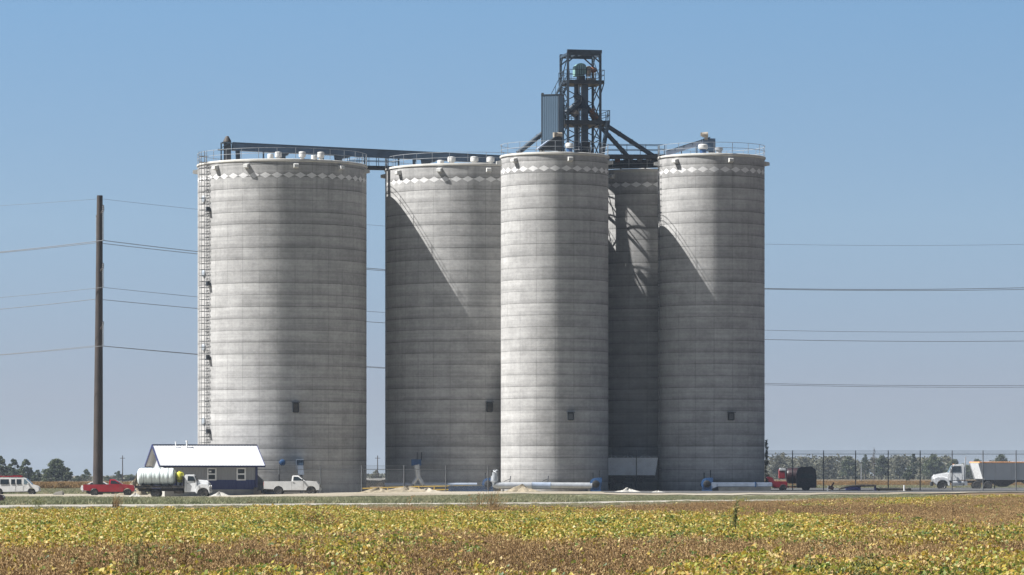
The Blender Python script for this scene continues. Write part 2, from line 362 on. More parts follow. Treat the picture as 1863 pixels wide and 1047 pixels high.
# ---------------------------------------------------------------- grain silos
ladder_m = mat('dull_ladder_steel', (.14, .145, .15), .6, .2, var=.2); plate_m = mat('grey_blue_plate', (.30, .33, .36), .5, .2)
ZT = 34.75; G = 'grain silos'
RIM = []
def silo(cx, cy, Rr, npan, nd, z_top, zband, hoods, label, cm, hatch=None, ladder=None, cage=False, vents=(), rail_gap=None):
    z0 = gz(cx, cy)-.15; H = z_top-z0
    root = empty('grain_silo', (cx, cy, z0), label, 'silo', G)
    # wall: slightly flat form panels, each lift a touch fuller at its foot
    nseg = npan*5; vs = []; fs = []; sharp = set(); rows = []
    zz = 0
    while zz < H-.02:
        rows += [(zz, .010), (min(H, zz+1.16), 0)]; zz += 1.22
    if rows[-1][0] < H-.01: rows.append((H, 0))
    for zr, dr in rows:
        for k in range(nseg):
            t = 2*PI*k/nseg; ph = ((k % 5)/5-.5)*2*PI/npan
            rp = Rr*math.cos(PI/npan)/math.cos(ph); fm = .14 if npan > 20 else .20; r = Rr*(1-fm)+rp*fm+dr
            vs.append((r*math.sin(t), -r*math.cos(t), zr))
    for i in range(len(rows)-1):
        for k in range(nseg): fs.append((i*nseg+k, i*nseg+(k+1) % nseg, (i+1)*nseg+(k+1) % nseg, (i+1)*nseg+k))
    me = bpy.data.meshes.new('wall'); me.from_pydata(vs, [], fs); me.materials.append(cm)
    me.polygons.foreach_set('use_smooth', [True]*len(me.polygons)); me.set_sharp_from_angle(angle=R_(50))
    w = bpy.data.objects.new('wall', me); COL.objects.link(w); w.parent = root
    b = MB(); rf = MB(); rr = Rr+.11
    b.lathe([(Rr-.05, H-.02), (Rr+.03, H-.14), (rr, H-.05), (rr, H+.11), (rr-.05, H+.15), (rr-.55, H+.15), (rr-.6, H+.02)], n=96).build('rim', conc_rim, root)
    rf.lathe([(Rr-.3, H-.1), (Rr-.3, H+.06), (Rr*.5, H+.35), (.6, H+.6)], n=48).build('roof', roof_c, root)
    rl = MB(); npost = max(14, int(2*PI*Rr/1.9)); rg = Rr+.02
    def on(t, r, z): return Vector((r*math.sin(t), -r*math.cos(t), z))
    for k in range(npost): rl.beam(on(2*PI*k/npost, rg, H+.2), on(2*PI*k/npost, rg, H+1.3), .05)
    for zr in (.72, 1.28):
        M = 64
        for k in range(M): rl.beam(on(2*PI*k/M, rg, H+zr), on(2*PI*(k+1)/M, rg, H+zr), .04)
    rl.build('guard_rail', galv_d, root)
    for dg in hoods:
        t = R_(dg); h = MB(); c, s_ = math.cos(t), math.sin(t)
        def L(u, d, z): return (Rr+d)*s_+u*c, -(Rr+d)*c+u*s_, z
        zt = H-.32
        pts = [L(u, d, z) for u in (-.24, .24) for d, z in ((-.05, zt), (.52, zt-.12), (.52, zt-.42), (-.05, zt-.52))]
        h.add(pts, [(0, 1, 2, 3), (7, 6, 5, 4), (0, 4, 5, 1), (1, 5, 6, 2), (2, 6, 7, 3), (3, 7, 4, 0)])
        h.build('vent_hood', offw, root)
    if hatch:
        dg, zc, hw, hh = hatch; t = R_(dg); c, s_ = math.cos(t), math.sin(t)
        fr = MB(); dr = MB()
        P = lambda u, d, z: (Rr*s_+d*s_+u*c, -Rr*c-d*c+u*s_, z)
        dr.box(P(0, .12, zc-z0), (hw, .24, hh), t); d_ = dr.build('hatch', black_p if Rr > 7 else hatch_g, root)
        for u in (-hw/2-.03, hw/2+.03): fr.box(P(u, .08, zc-z0), (.06, .42, hh+.12), t)
        for v in (-hh/2-.05, hh/2+.05): fr.box(P(0, .085, zc-z0+v), (hw, .22, .1), t)
        fr.box(P(0, .22, zc-z0+hh/2+.13), (hw+.3, .5, .06), t)
        f_ = fr.build('hatch_frame', steel_d, d_)
    if ladder is not None:
        dg, zb = ladder; t = R_(dg); c, s_ = math.cos(t), math.sin(t)
        P = lambda u, d, z: Vector(((Rr+d)*s_+u*c, -(Rr+d)*c+u*s_, z))
        ld = MB()
        for u in (-.24, .24): ld.beam(P(u, .22, zb), P(u, .22, H+1.3), .045)
        z = zb+.3
        while z < H+1.1: ld.beam(P(-.24, .22, z), P(.24, .22, z), .04); z += .31 if cage else .62
        z = zb+1
        while z < H:
            for u in (-.24, .24): ld.beam(P(u, -.02, z), P(u, .22, z), .05)
            z += 2.44
        l_ = ld.build('ladder', ladder_m, root)
        if cage:
            cg = MB(); z = zb+2.2; A = [(-.36, .22), (-.42, .55), (-.30, .86), (0, .98), (.30, .86), (.42, .55), (.36, .22)]
            while z < H+1.2:
                for (u0, d0), (u1, d1) in zip(A, A[1:]): cg.beam(P(u0, d0, z), P(u1, d1, z), .03, .055)
                z += .62
            for u, d in A[1:6]: cg.beam(P(u, d, zb+2.2), P(u, d, H+1.2), .028)
            cg.build('ladder_cage', ladder_m, l_)
            for py in (382, 517, 651, 785):
                zz = Z(py, cy-4)-z0; rp = MB()
                rp.box(P(.55, .25, zz), (.28, .34, .42), t); rp.box(P(.55, .25, zz-.27), (.42, .5, .05), t); rp.build('ladder_box', steel_d, root)
                rq = MB(); rq.lathe([(.02, -.02), (.36, 0), (.36, .1), (.30, .14), (.02, .14)], n=16)
                q = rq.build('wall_plate', plate_m, root); zz2 = Z(py-18, cy-3)-z0
                q.location = P(-.78, .02, zz2); q.rotation_euler = (R_(90), 0, t)
    for dx, dy, hgt, rad in vents:
        v = MB(); r2 = math.hypot(dx, dy); zb = H+.06
        v.lathe([(rad*.62, 0), (rad*.62, hgt*.42), (rad*.98, hgt*.46), (rad, hgt*.5), (rad, hgt*.9), (rad*.94, hgt*.96), (rad*.3, hgt)], (dx, dy, zb), n=18)
        v.build('roof_vent', offw, root)
    return root, H, z0
S1 = (X(513.5, 400.5), 400.5, 8.87); S2 = (X(853, 406), 406, 8.9); S3 = (X(1009, 395.5), 395.5, 5.60); S4 = (X(1174, 408.9), 408.9, 5.6); S5 = (X(1294, 400), 400, 5.61)
RT, RT3, RT4, RT5 = 34.95, 35.50, 34.85, 35.75                # rim tops
def zbl(rt_, S): return rt_-1.72-gz(S[0], S[1])+.15
c1 = concrete('silo_concrete_wide', 8.87, 30, 46, zbl(RT, S1)); c2 = concrete('silo_concrete_broad', 8.9, 30, 46, zbl(RT, S2))
c3 = concrete('silo_concrete_slim', 5.6, 18, 30, zbl(RT3, S3)); c4 = concrete('silo_concrete_rear', 5.6, 18, 30, zbl(RT4, S4)); c5 = concrete('silo_concrete_right', 5.61, 18, 30, zbl(RT5, S5))
silo(*S1, 30, 46, RT-.2, 0, (-85, -46, -20.6, 12.5, 45.4, 80, 120, 160, 200, 240), 'wide concrete silo behind the small white-roofed office, with a caged ladder', c1, (12.3, 9.26, .52, .82), (-57.5, 1.5), True,
     vents=[(dx, dy, 1.05, .36) for dx, dy in ((-.05, -5.9), (2.45, -6.2), (4.35, -5.7), (-3, 6), (3, 7))]+[(-.9, -5.2, .9, .32), (3.6, -4.6, .8, .32)])
silo(*S2, 30, 46, RT-.2, 0, (-88, -54, -19.2, 13.7, 47, 80, 120, 160, 200, 240), 'wide concrete silo half shaded by its neighbour, behind the yellow guardrail', c2, (14.5, 9.4, .52, .82), (-74, 1.5),
     vents=[(dx, dy, 1.0, .42) for dx, dy in ((-1.75, -5.9), (.65, -6.1), (2.35, -5.7), (-3, 6))]+[(-2.9, -5.2, .7, .35)])
silo(*S3, 18, 30, RT3-.2, 0, (-82, -46.4, 15.4, 80, 130, 180, 230), 'tall slim concrete silo in front of the dark elevator tower', c3, (16, Z(758, 390), .5, .6))
silo(*S4, 18, 30, RT4-.2, 0, (-88, -40, 35, 80, 130, 180, 230), 'slim concrete silo mostly hidden behind the gap, striped by the tower shadow', c4)
silo(*S5, 18, 30, RT5-.2, 0, (-82, -42.9, 17.4, 82, 130, 180, 230), 'slim concrete silo at the right end of the row, nearest the red machine', c5, (18, Z(758, 394.5), .5, .6), (-73.5, 1.5))
# ---------------------------------------------------------------- elevator tower
V = Vector
rust_d = mat('dark_weathered_brown', (.05, .042, .036), .7, var=.25, scale=3)
TY = 403.2; TC = V((X(1056, TY), TY, 0)); ta = R_(12); tu = V((math.cos(ta), math.sin(ta), 0)); tv = V((-math.sin(ta), math.cos(ta), 0)); HT = 1.75
root = empty('elevator_tower', (TC.x, TC.y, gz(TC.x, TC.y)), 'open dark steel elevator tower rising above the silos, with platforms and stairs', 'tower')
tz0 = gz(TC.x, TC.y)
def T(u, v, z): return tu*u+tv*v+V((0, 0, z-tz0))             # tower-local point with absolute height z
ztop = Z(99, TY); zp1 = Z(149, TY); zp2 = Z(222, TY)
for su, sv in ((-1, -1), (1, -1), (1, 1), (-1, 1)):
    MB().beam(T(su*HT, sv*HT, tz0-.1), T(su*HT, sv*HT, ztop), .26).build('column', steel, root)
zs = [ztop-.18, zp1-.25, zp2-.25, RT3+.3, 26, 18, 10, 4]
for z in zs:
    b = MB()
    for (a0, a1), (b0, b1) in (((-1, -1), (1, -1)), ((1, -1), (1, 1)), ((1, 1), (-1, 1)), ((-1, 1), (-1, -1))):
        b.beam(T(a0*HT, a1*HT, z), T(b0*HT, b1*HT, z), .18, .26)
    b.build('tie_beam', steel, root)
b = MB()
lev = [RT3+.3, (RT3+.3+zp2)/2, zp2-.3]
lev2 = [zp2+.1, (zp2+zp1)/2, zp1-.4]
for L_ in (lev, lev2, [4, 10, 18, 26, RT3+.2]):
    for z0, z1 in zip(L_, L_[1:]):
        for (a0, a1), (b0, b1) in (((1, -1), (1, 1)), ((-1, 1), (-1, -1)), ((-1, 1), (1, 1)))+((((-1, -1), (1, -1)),) if L_ is not lev2 else ()):
            b.beam(T(a0*HT, a1*HT, z0), T(b0*HT, b1*HT, z1), .09); b.beam(T(b0*HT, b1*HT, z0), T(a0*HT, a1*HT, z1), .09)
        for q in ((1, -1), (1, 1)): pass
for (a0, a1), (b0, b1) in (((1, -1), (1, 1)), ((-1, 1), (-1, -1))):
    b.beam(T(a0*HT, a1*HT, zp1+.1), T(b0*HT, b1*HT, ztop-.3), .08)
for (a0, a1), (b0, b1) in (((-1, -1), (1, -1)), ((1, -1), (-1, -1)), ((-1, 1), (1, 1)), ((1, 1), (-1, 1)), ((-1, -1), (-1, 1)), ((-1, 1), (-1, -1)), ((1, -1), (1, 1)), ((1, 1), (1, -1))):
    k = .27; b.beam(T(a0*HT, a1*HT, ztop-1.05), T(a0*HT+(b0-a0)*HT*k, a1*HT+(b1-a1)*HT*k, ztop-.25), .13)
b.build('cross_brace', steel, root)
b = MB(); b.beam(T(-HT-.1, -HT, ztop+.1), T(HT+.15, -HT, ztop+.1), .3, .34); b.beam(T(-HT-.1, HT, ztop+.0), T(HT+.15, HT, ztop+.0), .25, .25); b.beam(T(.2, -HT-.1, ztop+.05), T(.2, HT+.1, ztop+.05), .2, .22)
b.beam(T(-.6, -HT, ztop-.08), T(-.6, HT, ztop-.08), .14, .2); b.build('hoist_beam', steel, root)
def platform(z, u0, u1, v0, v1, th=.34):
    p = MB(); p.add([T(u, v, zz) for zz in (z-th, z) for u, v in ((u0, v0), (u1, v0), (u1, v1), (u0, v1))], [(3, 2, 1, 0), (4, 5, 6, 7), (0, 1, 5, 4), (1, 2, 6, 5), (2, 3, 7, 6), (3, 0, 4, 7)])
    o = p.build('platform', steel_d, root); r = MB(); c = [(u0, v0), (u1, v0), (u1, v1), (u0, v1), (u0, v0)]
    for (a0, a1), (b0, b1) in zip(c, c[1:]):
        for h in (.55, 1.08): r.beam(T(a0, a1, z+h), T(b0, b1, z+h), .05)
        n = max(2, int(math.hypot(b0-a0, b1-a1)/1.3))
        for k in range(n): r.beam(T(a0+(b0-a0)*k/n, a1+(b1-a1)*k/n, z), T(a0+(b0-a0)*k/n, a1+(b1-a1)*k/n, z+1.08), .05)
    r.build('platform_rail', steel, o)
platform(zp1, -HT-.15, HT+.42, -HT-.1, HT+.35)
platform(zp2, -HT-.4, HT+1.0, -HT-.15, HT+.2, .45)
for sv_ in (-HT, HT): MB().beam(T(HT, sv_, zp1-1.6), T(HT+.4, sv_, zp1-.3), .1).build('knee_bracket', steel, root)
# casings of the bucket legs
ca = MB(); ca.add([], []);
def boxT(mb, u0, u1, v0, v1, z0, z1): mb.add([T(u, v, zz) for zz in (z0, z1) for u, v in ((u0, v0), (u1, v0), (u1, v1), (u0, v1))], [(3, 2, 1, 0), (4, 5, 6, 7), (0, 1, 5, 4), (1, 2, 6, 5), (2, 3, 7, 6), (3, 0, 4, 7)])
boxT(ca, .12, .78, -.35, .4, tz0+.3, zp1+.2); ca.build('leg_casing', steel_b, root, .03)
ca = MB(); boxT(ca, -.62, -.12, -.3, .35, tz0+.3, zp1+.2); ca.build('leg_casing', steel, root, .03)
ca = MB(); ca.beam(T(-.02, -.45, RT3), T(-.02, -.45, zp1), .06); ca.beam(T(-.28, -.45, RT3), T(-.28, -.45, zp1), .06)
z = RT3
while z < zp1: ca.beam(T(-.28, -.45, z), T(-.02, -.45, z), .04); z += .4
ca.build('access_ladder', galv, root)
cb = MB(); boxT(cb, .05, .95, -.4, .5, RT3-.2, RT3+.9); cb.add([T(u, v, z) for z, k in ((RT3+.9, 1), (RT3+2.1, .72)) for u, v in ((.5-.62*k, -.5*k), (.5+.62*k, -.5*k), (.5+.62*k, .5*k), (.5-.62*k, .5*k))], [(3, 2, 1, 0), (4, 5, 6, 7), (0, 1, 5, 4), (1, 2, 6, 5), (2, 3, 7, 6), (3, 0, 4, 7)]); cb.build('boot_hopper', steel_d, root)
# head with rounded hood, motor and gearbox
hd = MB(); ho = [(-.72, zp1+.55), (-.72, zp1+1.55)]+[(-.05-.62*math.cos(a), zp1+1.5+.42*math.sin(a)) for a in (.35, .8, 1.25, 1.6, 2.1, 2.6)]+[(.52, zp1+1.4), (.52, zp1+.9), (.2, zp1+.55)]
hd.add([T(u, v, z) for v in (-.55, .55) for u, z in ho], [tuple(range(len(ho))), tuple(range(2*len(ho)-1, len(ho)-1, -1))]+[((k+1) % len(ho), k, len(ho)+k, len(ho)+(k+1) % len(ho)) for k in range(len(ho))])
h_ = hd.build('leg_head', teal, root, .04); rb = MB()
for u in (-.5, -.25, 0, .25): rb.beam(T(u, -.57, zp1+.7), T(u, -.57, zp1+1.7), .06, .06)
rb.build('head_rib', steel_b, h_)
m_ = MB(); m_.tube(T(.62, -.25, zp1+1.25), T(1.5, -.25, zp1+1.25), .30, n=14); m_.tube(T(1.5, -.25, zp1+1.25), T(1.66, -.25, zp1+1.25), .22, n=14); m_.build('drive_motor', rust, root)
m_ = MB(); boxT(m_, .62, 1.0, -.65, .0, zp1+.55, zp1+1.62); m_.build('gearbox', tan_m, root, .05)
m_ = MB(); boxT(m_, .6, 1.55, -.6, .1, zp1+.1, zp1+.35); [m_.beam(T(u, v, zp1), T(u, v, zp1+1.0), .08) for u in (.66, 1.1, 1.5) for v in (-.6, .1)]; m_.build('motor_stand', tan_m, root)
m_ = MB(); boxT(m_, -.3, .4, -.5, .5, zp1, zp1+.6); m_.build('head_throat', steel_d, root)
# distributor and spouts
dz = Z(182, TY)
ds = MB(); a_, b_ = T(.1, 0, dz+.3), T(.1, 0, dz-1.0); ds.tube(a_, b_, .35, .75, 14); ds.build('distributor', steel, root)
ds = MB(); ds.tube(T(-.2, -.5, dz-.2), T(-1.75, -.7, Z(208, TY)), .30, n=12); ds.tube(T(-.2, -.55, dz+.1), T(-.75, -.6, dz+.5), .34, n=12); ds.build('short_spout', steel, root)
ds = MB(); ds.tube(T(-.55, -.55, dz-1.3), T(-1.0, -.62, dz-1.7), .36, n=12); ds.build('spout_valve', tan_m, root)
def W(p): return V(p)-V((TC.x, TC.y, tz0))
def spout(p0, p1, r=.24, name='spout', fl=True):
    s = MB(); s.tube(p0, p1, r, n=14); n = 5
    if fl:
        for k in range(1, n): q = V(p0).lerp(V(p1), k/n); d = (V(p1)-V(p0)).normalized()*.05; s.tube(q-d, q+d, r+.05, n=14)
    s.build(name, steel, root)
sp0 = T(1.25, -.1, Z(207, TY))
spout(T(.3, -.1, dz-.3), sp0, .26)
ds = MB(); d = (sp0-T(.3, -.1, dz-.3)).normalized(); ds.tube(sp0-d*.1, sp0+d*.75, .38, n=14); ds.beam(sp0+V((-.2, -.4, .1)), sp0+V((.2, -.4, .5)), .3); ds.build('spout_valve', rust, root)
e1 = sp0+d*.7
spout(e1, W(at(1190, 285, 405.2))); spout(e1+V((-.1, -.2, -.25)), W(at(1144, 287, 405)))
spout(T(-1.2, .3, Z(205, TY)), W(at(942, 279, 401)), .26)
# stairs
def stair(p, q, w, name='stair'):
    s = MB(); p = V(p); q = V(q); d = q-p; hor = V((d.x, d.y, 0)).normalized(); sd = V((-hor.y, hor.x, 0))*w/2
    for k in (-1, 1):
        s.beam(p+sd*k, q+sd*k, .07, .22)
        s.beam(p+sd*k+V((0, 0, 1.0)), q+sd*k+V((0, 0, 1.0)), .05)
        for t in (0, .33, .66, 1): e = p.lerp(q, t)+sd*k; s.beam(e, e+V((0, 0, 1)), .05)
    n = int(abs(d.z)/.28)
    for i in range(n): e = p.lerp(q, (i+.5)/n); s.beam(e-sd, e+sd, .26, .05)
    s.build(name, steel, root)
stair(T(HT+.05, -HT-.55, RT3+.2), T(HT+.75, -HT-.55, zp2-.05), .7)
stair(T(-HT-.25, -HT+.3, zp2+.05), T(-HT-.2, HT-.2, (zp1+zp2)/2), .7); stair(T(-HT-.7, HT-.2, (zp1+zp2)/2), T(-HT-.1, -HT+.3, zp1), .7)

# ---------------------------------------------------------------- corrugated box and machinery on the front silo
bc = V((X(1005.5, 398.5), 398.5, RT3)); ba = -R_(17)
rt = empty('machine_enclosure', bc, 'tall blue corrugated metal box beside the elevator tower, on the front silo', 'enclosure', rz=ba)
zt = Z(174.5, 398.5)-RT3
m_ = MB(); m_.box((0, 0, zt/2+.15), (1.86, 1.86, zt-.3)); m_.build('cladding', boxm, rt)
m_ = MB(); m_.box((0, 0, zt+.03), (1.98, 1.98, .07)); m_.box((-.85, -.85, zt+.12), (.22, .22, .22)); m_.box((.0, 0, .0), (1.9, 1.9, .16))
for sx in (-1, 1):
    for sy in (-1, 1): m_.box((sx*.93, sy*.93, zt/2), (.07, .07, zt-.05))
m_.build('corner_trim', steel_d, rt)
rt = empty('roof_conveyor', at(1004, 274, 393), 'dark drive unit with a beige motor at the foot of the corrugated box', 'conveyor', 'conveyors on the silo roofs', rz=R_(20))
m_ = MB(); m_.prism([(-1.4, 0), (-1.3, .25), (.2, 1.35), (1.0, 1.35), (1.0, .0)], .42); m_.build('housing', steel_d, rt, .03)
m_ = MB(); m_.tube((.35, -.1, 1.62), (1.05, -.1, 1.62), .26, n=12); m_.box((.3, -.1, 1.6), (.3, .45, .5)); m_.build('motor', tan_m, rt)
m_ = MB(); m_.prism([(-1.7, .1), (-.4, 1.05), (-.3, .95), (-1.6, 0)], .30); m_.build('inlet_chute', lblue, rt)
[MB().beam((x, y, -.5), (x, y, .1), .09).build('stand_leg', steel_d, rt) for x in (-1.2, .9) for y in (-.35, .35)]
def mushroom(px, py_base, Y, rad, h, label, m=offw, base=None):
    p = at(px, py_base, Y); rt = empty('roof_fan', p, label, 'vent fan', 'vent fans on the slim silos')
    v = MB(); v.lathe([(rad*.8, h*.42), (rad, h*.5), (rad, h*.86), (rad*.85, h*.97), (rad*.3, h)], n=18); v.build('fan_cap', m, rt)
    v = MB(); v.lathe([(rad*.7, -.3), (rad*.7, h*.42)], n=16); v.build('fan_stack', base or blue, rt)
mushroom(1036, 277, 393, .42, .95, 'round vent fan with a blue stack, in the middle of the front silo roof')
mushroom(986, 277, 393, .36, .6, 'small white vent fan left of the corrugated box, by the roof rail', offw, offw)
mushroom(1279, 279, 396.5, .50, .95, 'round vent fan with a blue stack, on the right-hand silo roof')
mushroom(1308, 279, 397, .42, .62, 'pale squat vent fan right of the blue conveyor box on the right silo', galv_d, galv_d)

# ---------------------------------------------------------------- overhead conveyor to the left silos
p0 = at(412, 267, 399); p1 = at(1040, 297, 408.5)
rt = empty('overhead_conveyor', p0, 'long slate blue enclosed conveyor running across the two wide silos', 'conveyor', rz=0)
def O(p): return V(p)-p0
m_ = MB(); m_.beam(O(p0)+V((.6, 0, 0)), O(p1), .75, .86); m_.build('conveyor_housing', steel_b, rt, .02)
m_ = MB(); m_.beam(O(p0)+V((.6, 0, .38)), O(p1)+V((0, 0, .38)), .95, .09); m_.build('conveyor_cover', steel, rt)
def along(px): t = (px-412)/(1040-412); return O(p0.lerp(p1, t))
m_ = MB(); zt, zb_ = O(at(0, 262, 399)).z, O(V((0, 0, RT))).z
m_.box((0.1, 0, (zt+zb_)/2), (.72, .9, zt-zb_)); m_.build('head_column', steel_d, rt, .04)
m_ = MB(); m_.box((.0, 0, zt+.1), (.95, .95, .12)); m_.beam((-.55, -.45, zb_), (-.55, -.45, zt+.1), .08); m_.beam((-.55, .45, zb_), (-.55, .45, zt+.1), .08); m_.beam((-.55, -.45, zt-.5), (.4, -.45, zt+.1), .07); m_.build('head_frame', steel, rt)
m_ = MB(); m_.lathe([(.42, zt+.16), (.42, zt+.30), (.16, zt+.78), (.06, zt+.82)], (.08, 0, 0), n=16); m_.build('head_hood', rust_d, rt)
m_ = MB(); m_.beam((-.9, -.2, -.35), (0, -.2, -.35), .14, .16); m_.build('head_arm', steel_d, rt)
def zloc(z): return z-p0.z
for px, w, skew in ((432, .4, 0), (511, .95, .25), (613, .9, .9), (750, .35, 0), (772, 1.1, .6), (905, .7, 0)):
    a = along(px); m_ = MB(); zr = zloc(RT-.05)
    m_.prism([(a.x-w*.55, a.z-.4), (a.x+w*.55+skew, a.z-.4), (a.x+w*.5+skew*.6, a.z-.62), (a.x+w*.4, a.z-.72), (a.x+w*.4, zr), (a.x-w*.4, zr)], .36)
    for i, q in enumerate(m_.v): m_.v[i] = (q[0], q[1]+a.y, q[2])
    m_.build('drop_spout', steel, rt)
for px in (435, 478, 585, 660, 722, 860):
    a = along(px); m_ = MB(); zr = zloc(RT-.1) if px != 683 else a.z-.5
    for sy in (-.42, .42): m_.beam((a.x, a.y+sy, zr), (a.x, a.y+sy, a.z-.4), .11)
    m_.beam((a.x, a.y-.45, a.z-.5), (a.x, a.y+.45, a.z-.5), .1); m_.build('support_leg', steel, rt)

def catwalk(a, b, w, label, dk=.16, brk=2.0):
    a = V(a); b = V(b); rt = empty('catwalk', a, label, 'catwalk', 'catwalks between the silo roofs'); d = b-a
    s = V((-d.y, d.x, 0)).normalized()*w/2
    m_ = MB(); m_.beam((0, 0, 0), d, w, dk); [m_.beam(s*k+V((0, 0, -.12)), d+s*k+V((0, 0, -.12)), .14, .34) for k in (-1, 1)]; m_.build('deck', steel_d, rt)
    for k in (-1, 1):
        r = MB(); n = max(2, round(d.length/brk))
        for h in (.6, 1.12): r.beam(s*k+V((0, 0, h)), d+s*k+V((0, 0, h)), .06)
        for i in range(n+1): e = d*(i/n)+s*k; r.beam(e, e+V((0, 0, 1.12)), .06)
        r.build('catwalk_rail', steel if w > 1.3 else steel_b, rt)
catwalk(at(634, 303, 404), at(722, 305, 405.2), 1.2, 'short railed catwalk bridging the two wide silos under the long conveyor', brk=1.05)
catwalk(at(1101, 283.5, 398), at(1204, 284, 400.5), 1.4, 'railed catwalk from the front silo across to the right-hand silo')
# conveyor on the hidden rear silo, under the spouts
a = at(1085, 300, 405.5); b_ = at(1212, 296, 406)
rt = empty('roof_conveyor', a, 'dark conveyor below the two long spouts, over the rear slim silo', 'conveyor', 'conveyors on the silo roofs'); d = b_-a
m_ = MB(); m_.beam((0, 0, 0), d, .8, .75); m_.build('housing', steel_d, rt, .02)
s = V((-d.y, d.x, 0)).normalized()
for k in (-1, 1):
    r = MB(); 
    for h in (.1, .62): r.beam(s*k*.95+V((0, 0, h)), d+s*k*.95+V((0, 0, h)), .05)
    for i in range(9): r.beam(d*(i/8)+s*k*.95+V((0, 0, -.45)), d*(i/8)+s*k*.95+V((0, 0, .62)), .05)
    r.beam(s*k*.8+V((0, 0, -.4)), d+s*k*.8+V((0, 0, -.4)), .5, .1); r.build('walkway', steel, rt)
for t, rr in ((.46, .5), (.86, .5), (.15, .3)):
    m_ = MB(); c = d*t; m_.lathe([(.26, .95), (rr, .5), (rr, .3)], (c.x, c.y, c.z), n=14); m_.build('inlet_hopper', steel_d, rt)
for t in (.3, .62, .75):
    m_ = MB(); c = d*t+V((0, -.45, .45)); m_.tube(c-V((.3, 0, 0)), c+V((.3, 0, 0)), .18, n=10); m_.box(c-V((0, 0, .25)), (.5, .3, .2)); m_.build('motor', rust if t < .5 else tan_m, rt)
for t in (.08, .35, .7, .95):
    c = d*t; [MB().beam(c+s*k*.4+V((0, 0, -1.1)), c+s*k*.4, .1).build('support_leg', steel_d, rt) for k in (-1, 1)]
# inclined conveyor on the right silo
a = at(1212, 281, 400); b_ = at(1292, 255, 400.6)
rt = empty('roof_conveyor', a, 'inclined blue conveyor climbing to a blue box on the right-hand silo', 'conveyor', 'conveyors on the silo roofs'); d = b_-a
m_ = MB(); m_.beam((0, 0, .05), d, .6, .45); m_.build('housing', lblue, rt, .02)
m_ = MB(); m_.beam((0, -.33, .3), d+V((0, -.33, .25)), .06, .08); m_.beam((0, .33, .3), d+V((0, .33, .25)), .06, .08); [m_.beam(d*t+V((0, y, 0)), d*t+V((0, y, .35)), .05) for t in (.2, .4, .6, .8) for y in (-.33, .33)]; m_.build('conveyor_rail', steel, rt)
q = at(1290, 265, 400.6)-a; zr = RT5-a.z
m_ = MB(); m_.box(q+V((0, 0, .05)), (1.3, .9, 1.3)); m_.build('head_box', steel_b, rt, .03)
m_ = MB(); m_.box(V((q.x+.3, q.y, (q.z-.6+zr)/2)), (.65, .65, q.z-.6-zr)); m_.build('drop_spout', steel_b, rt)
m_ = MB(); c = at(1283, 246, 400.2)-a; m_.tube(c-V((.32, 0, 0)), c+V((.3, 0, .05)), .27, n=12); m_.box(c+V((.1, .1, -.3)), (.35, .4, .5)); m_.box(c+V((-.4, -.05, .05)), (.2, .2, .4)); m_.build('motor', tan_m, rt)
[MB().beam(V((d.x*t, d.y+y, d.z*t-.1)), V((d.x*t, d.y+y, zr-.05)), .08).build('support_leg', steel, rt) for t in (.35, .7) for y in (-.3, .3)]

# ---------------------------------------------------------------- machines at the foot of the silos
def fan(p, label, rz=0, h=1.5):
    rt = empty('aeration_fan', p, label, 'fan', 'blue aeration fans at the silo feet', rz=rz)
    m_ = MB(); m_.lathe([(.46, -.25), (.62, -.22), (.62, .22), (.46, .25)], (0, 0, .85), 'Y', 20); m_.box((.36, 0, 1.25), (.56, .42, .5)); m_.build('fan_housing', blue, rt, .02)
    m_ = MB(); m_.lathe([(.30, -.34), (.38, -.30), (.38, -.24)], (0, 0, .85), 'Y', 18); m_.build('fan_inlet', black_p, rt)
    m_ = MB(); m_.box((0, 0, .12), (1.1, .7, .24)); [m_.beam((x, y, .2), (x, y, .7), .09) for x in (-.42, .42) for y in (-.28, .28)]; m_.build('fan_base', blue, rt)
    m_ = MB(); m_.tube((-.5, .1, .75), (-.5, .5, .75), .2, n=12); m_.build('fan_motor', steel_d, rt)
    for x in (-.28, .38): MB().beam((x, .1, 1.3), (x, .1, 2.25 if x > 0 else 2.0), .1).build('lifting_post', steel_d, rt)
    return rt
def G_(px, Y): x = X(px, Y); return V((x, Y, gz(x, Y)))
fan(G_(1084, 388.4), 'blue fan closing the right end of the silver duct'); fan(G_(1286, 393), 'blue fan at the left end of the bluish duct on the right silo')
rt = empty('aeration_duct', G_(905, 388.4), 'long round silver air duct lying along the foot of the front silo', 'duct', 'air ducts at the silo feet')
L_ = X(1077, 388.4)-X(905, 388.4); zc = Z(884, 388.4)-gz(X(905, 388.4), 388.4)
for x0, x1, r, mm in ((.1, L_*.36, .37, galv), (L_*.36, L_*.56, .36, lblue), (L_*.56, L_, .34, galv)):
    m_ = MB(); m_.tube((x0, 0, zc), (x1, 0, zc-.02), r, n=20); m_.tube((x1-.06, 0, zc-.02), (x1+.02, 0, zc-.02), r+.04, n=20); m_.build('duct_section', mm, rt)
m_ = MB(); m_.path([(.35, 0, zc), (.0, 0, zc+.02), (-.25, 0, zc+.12), (-.34, 0, zc+.45), (-.3, .05, zc+.95)], .36, 16); m_.build('duct_elbow', galv, rt)
m_ = MB(); m_.path([(-.3, .05, zc+.7), (-.28, .05, zc+1.3), (-.2, .25, zc+1.55)], [.27, .27, .25], 14); m_.build('duct_riser', galv, rt)
m_ = MB(); [m_.box((x, 0, (zc-.3)/2), (.2, .5, zc-.3)) for x in (.6, L_*.36, L_*.7, L_-.3)]; m_.build('duct_support', conc_b, rt)
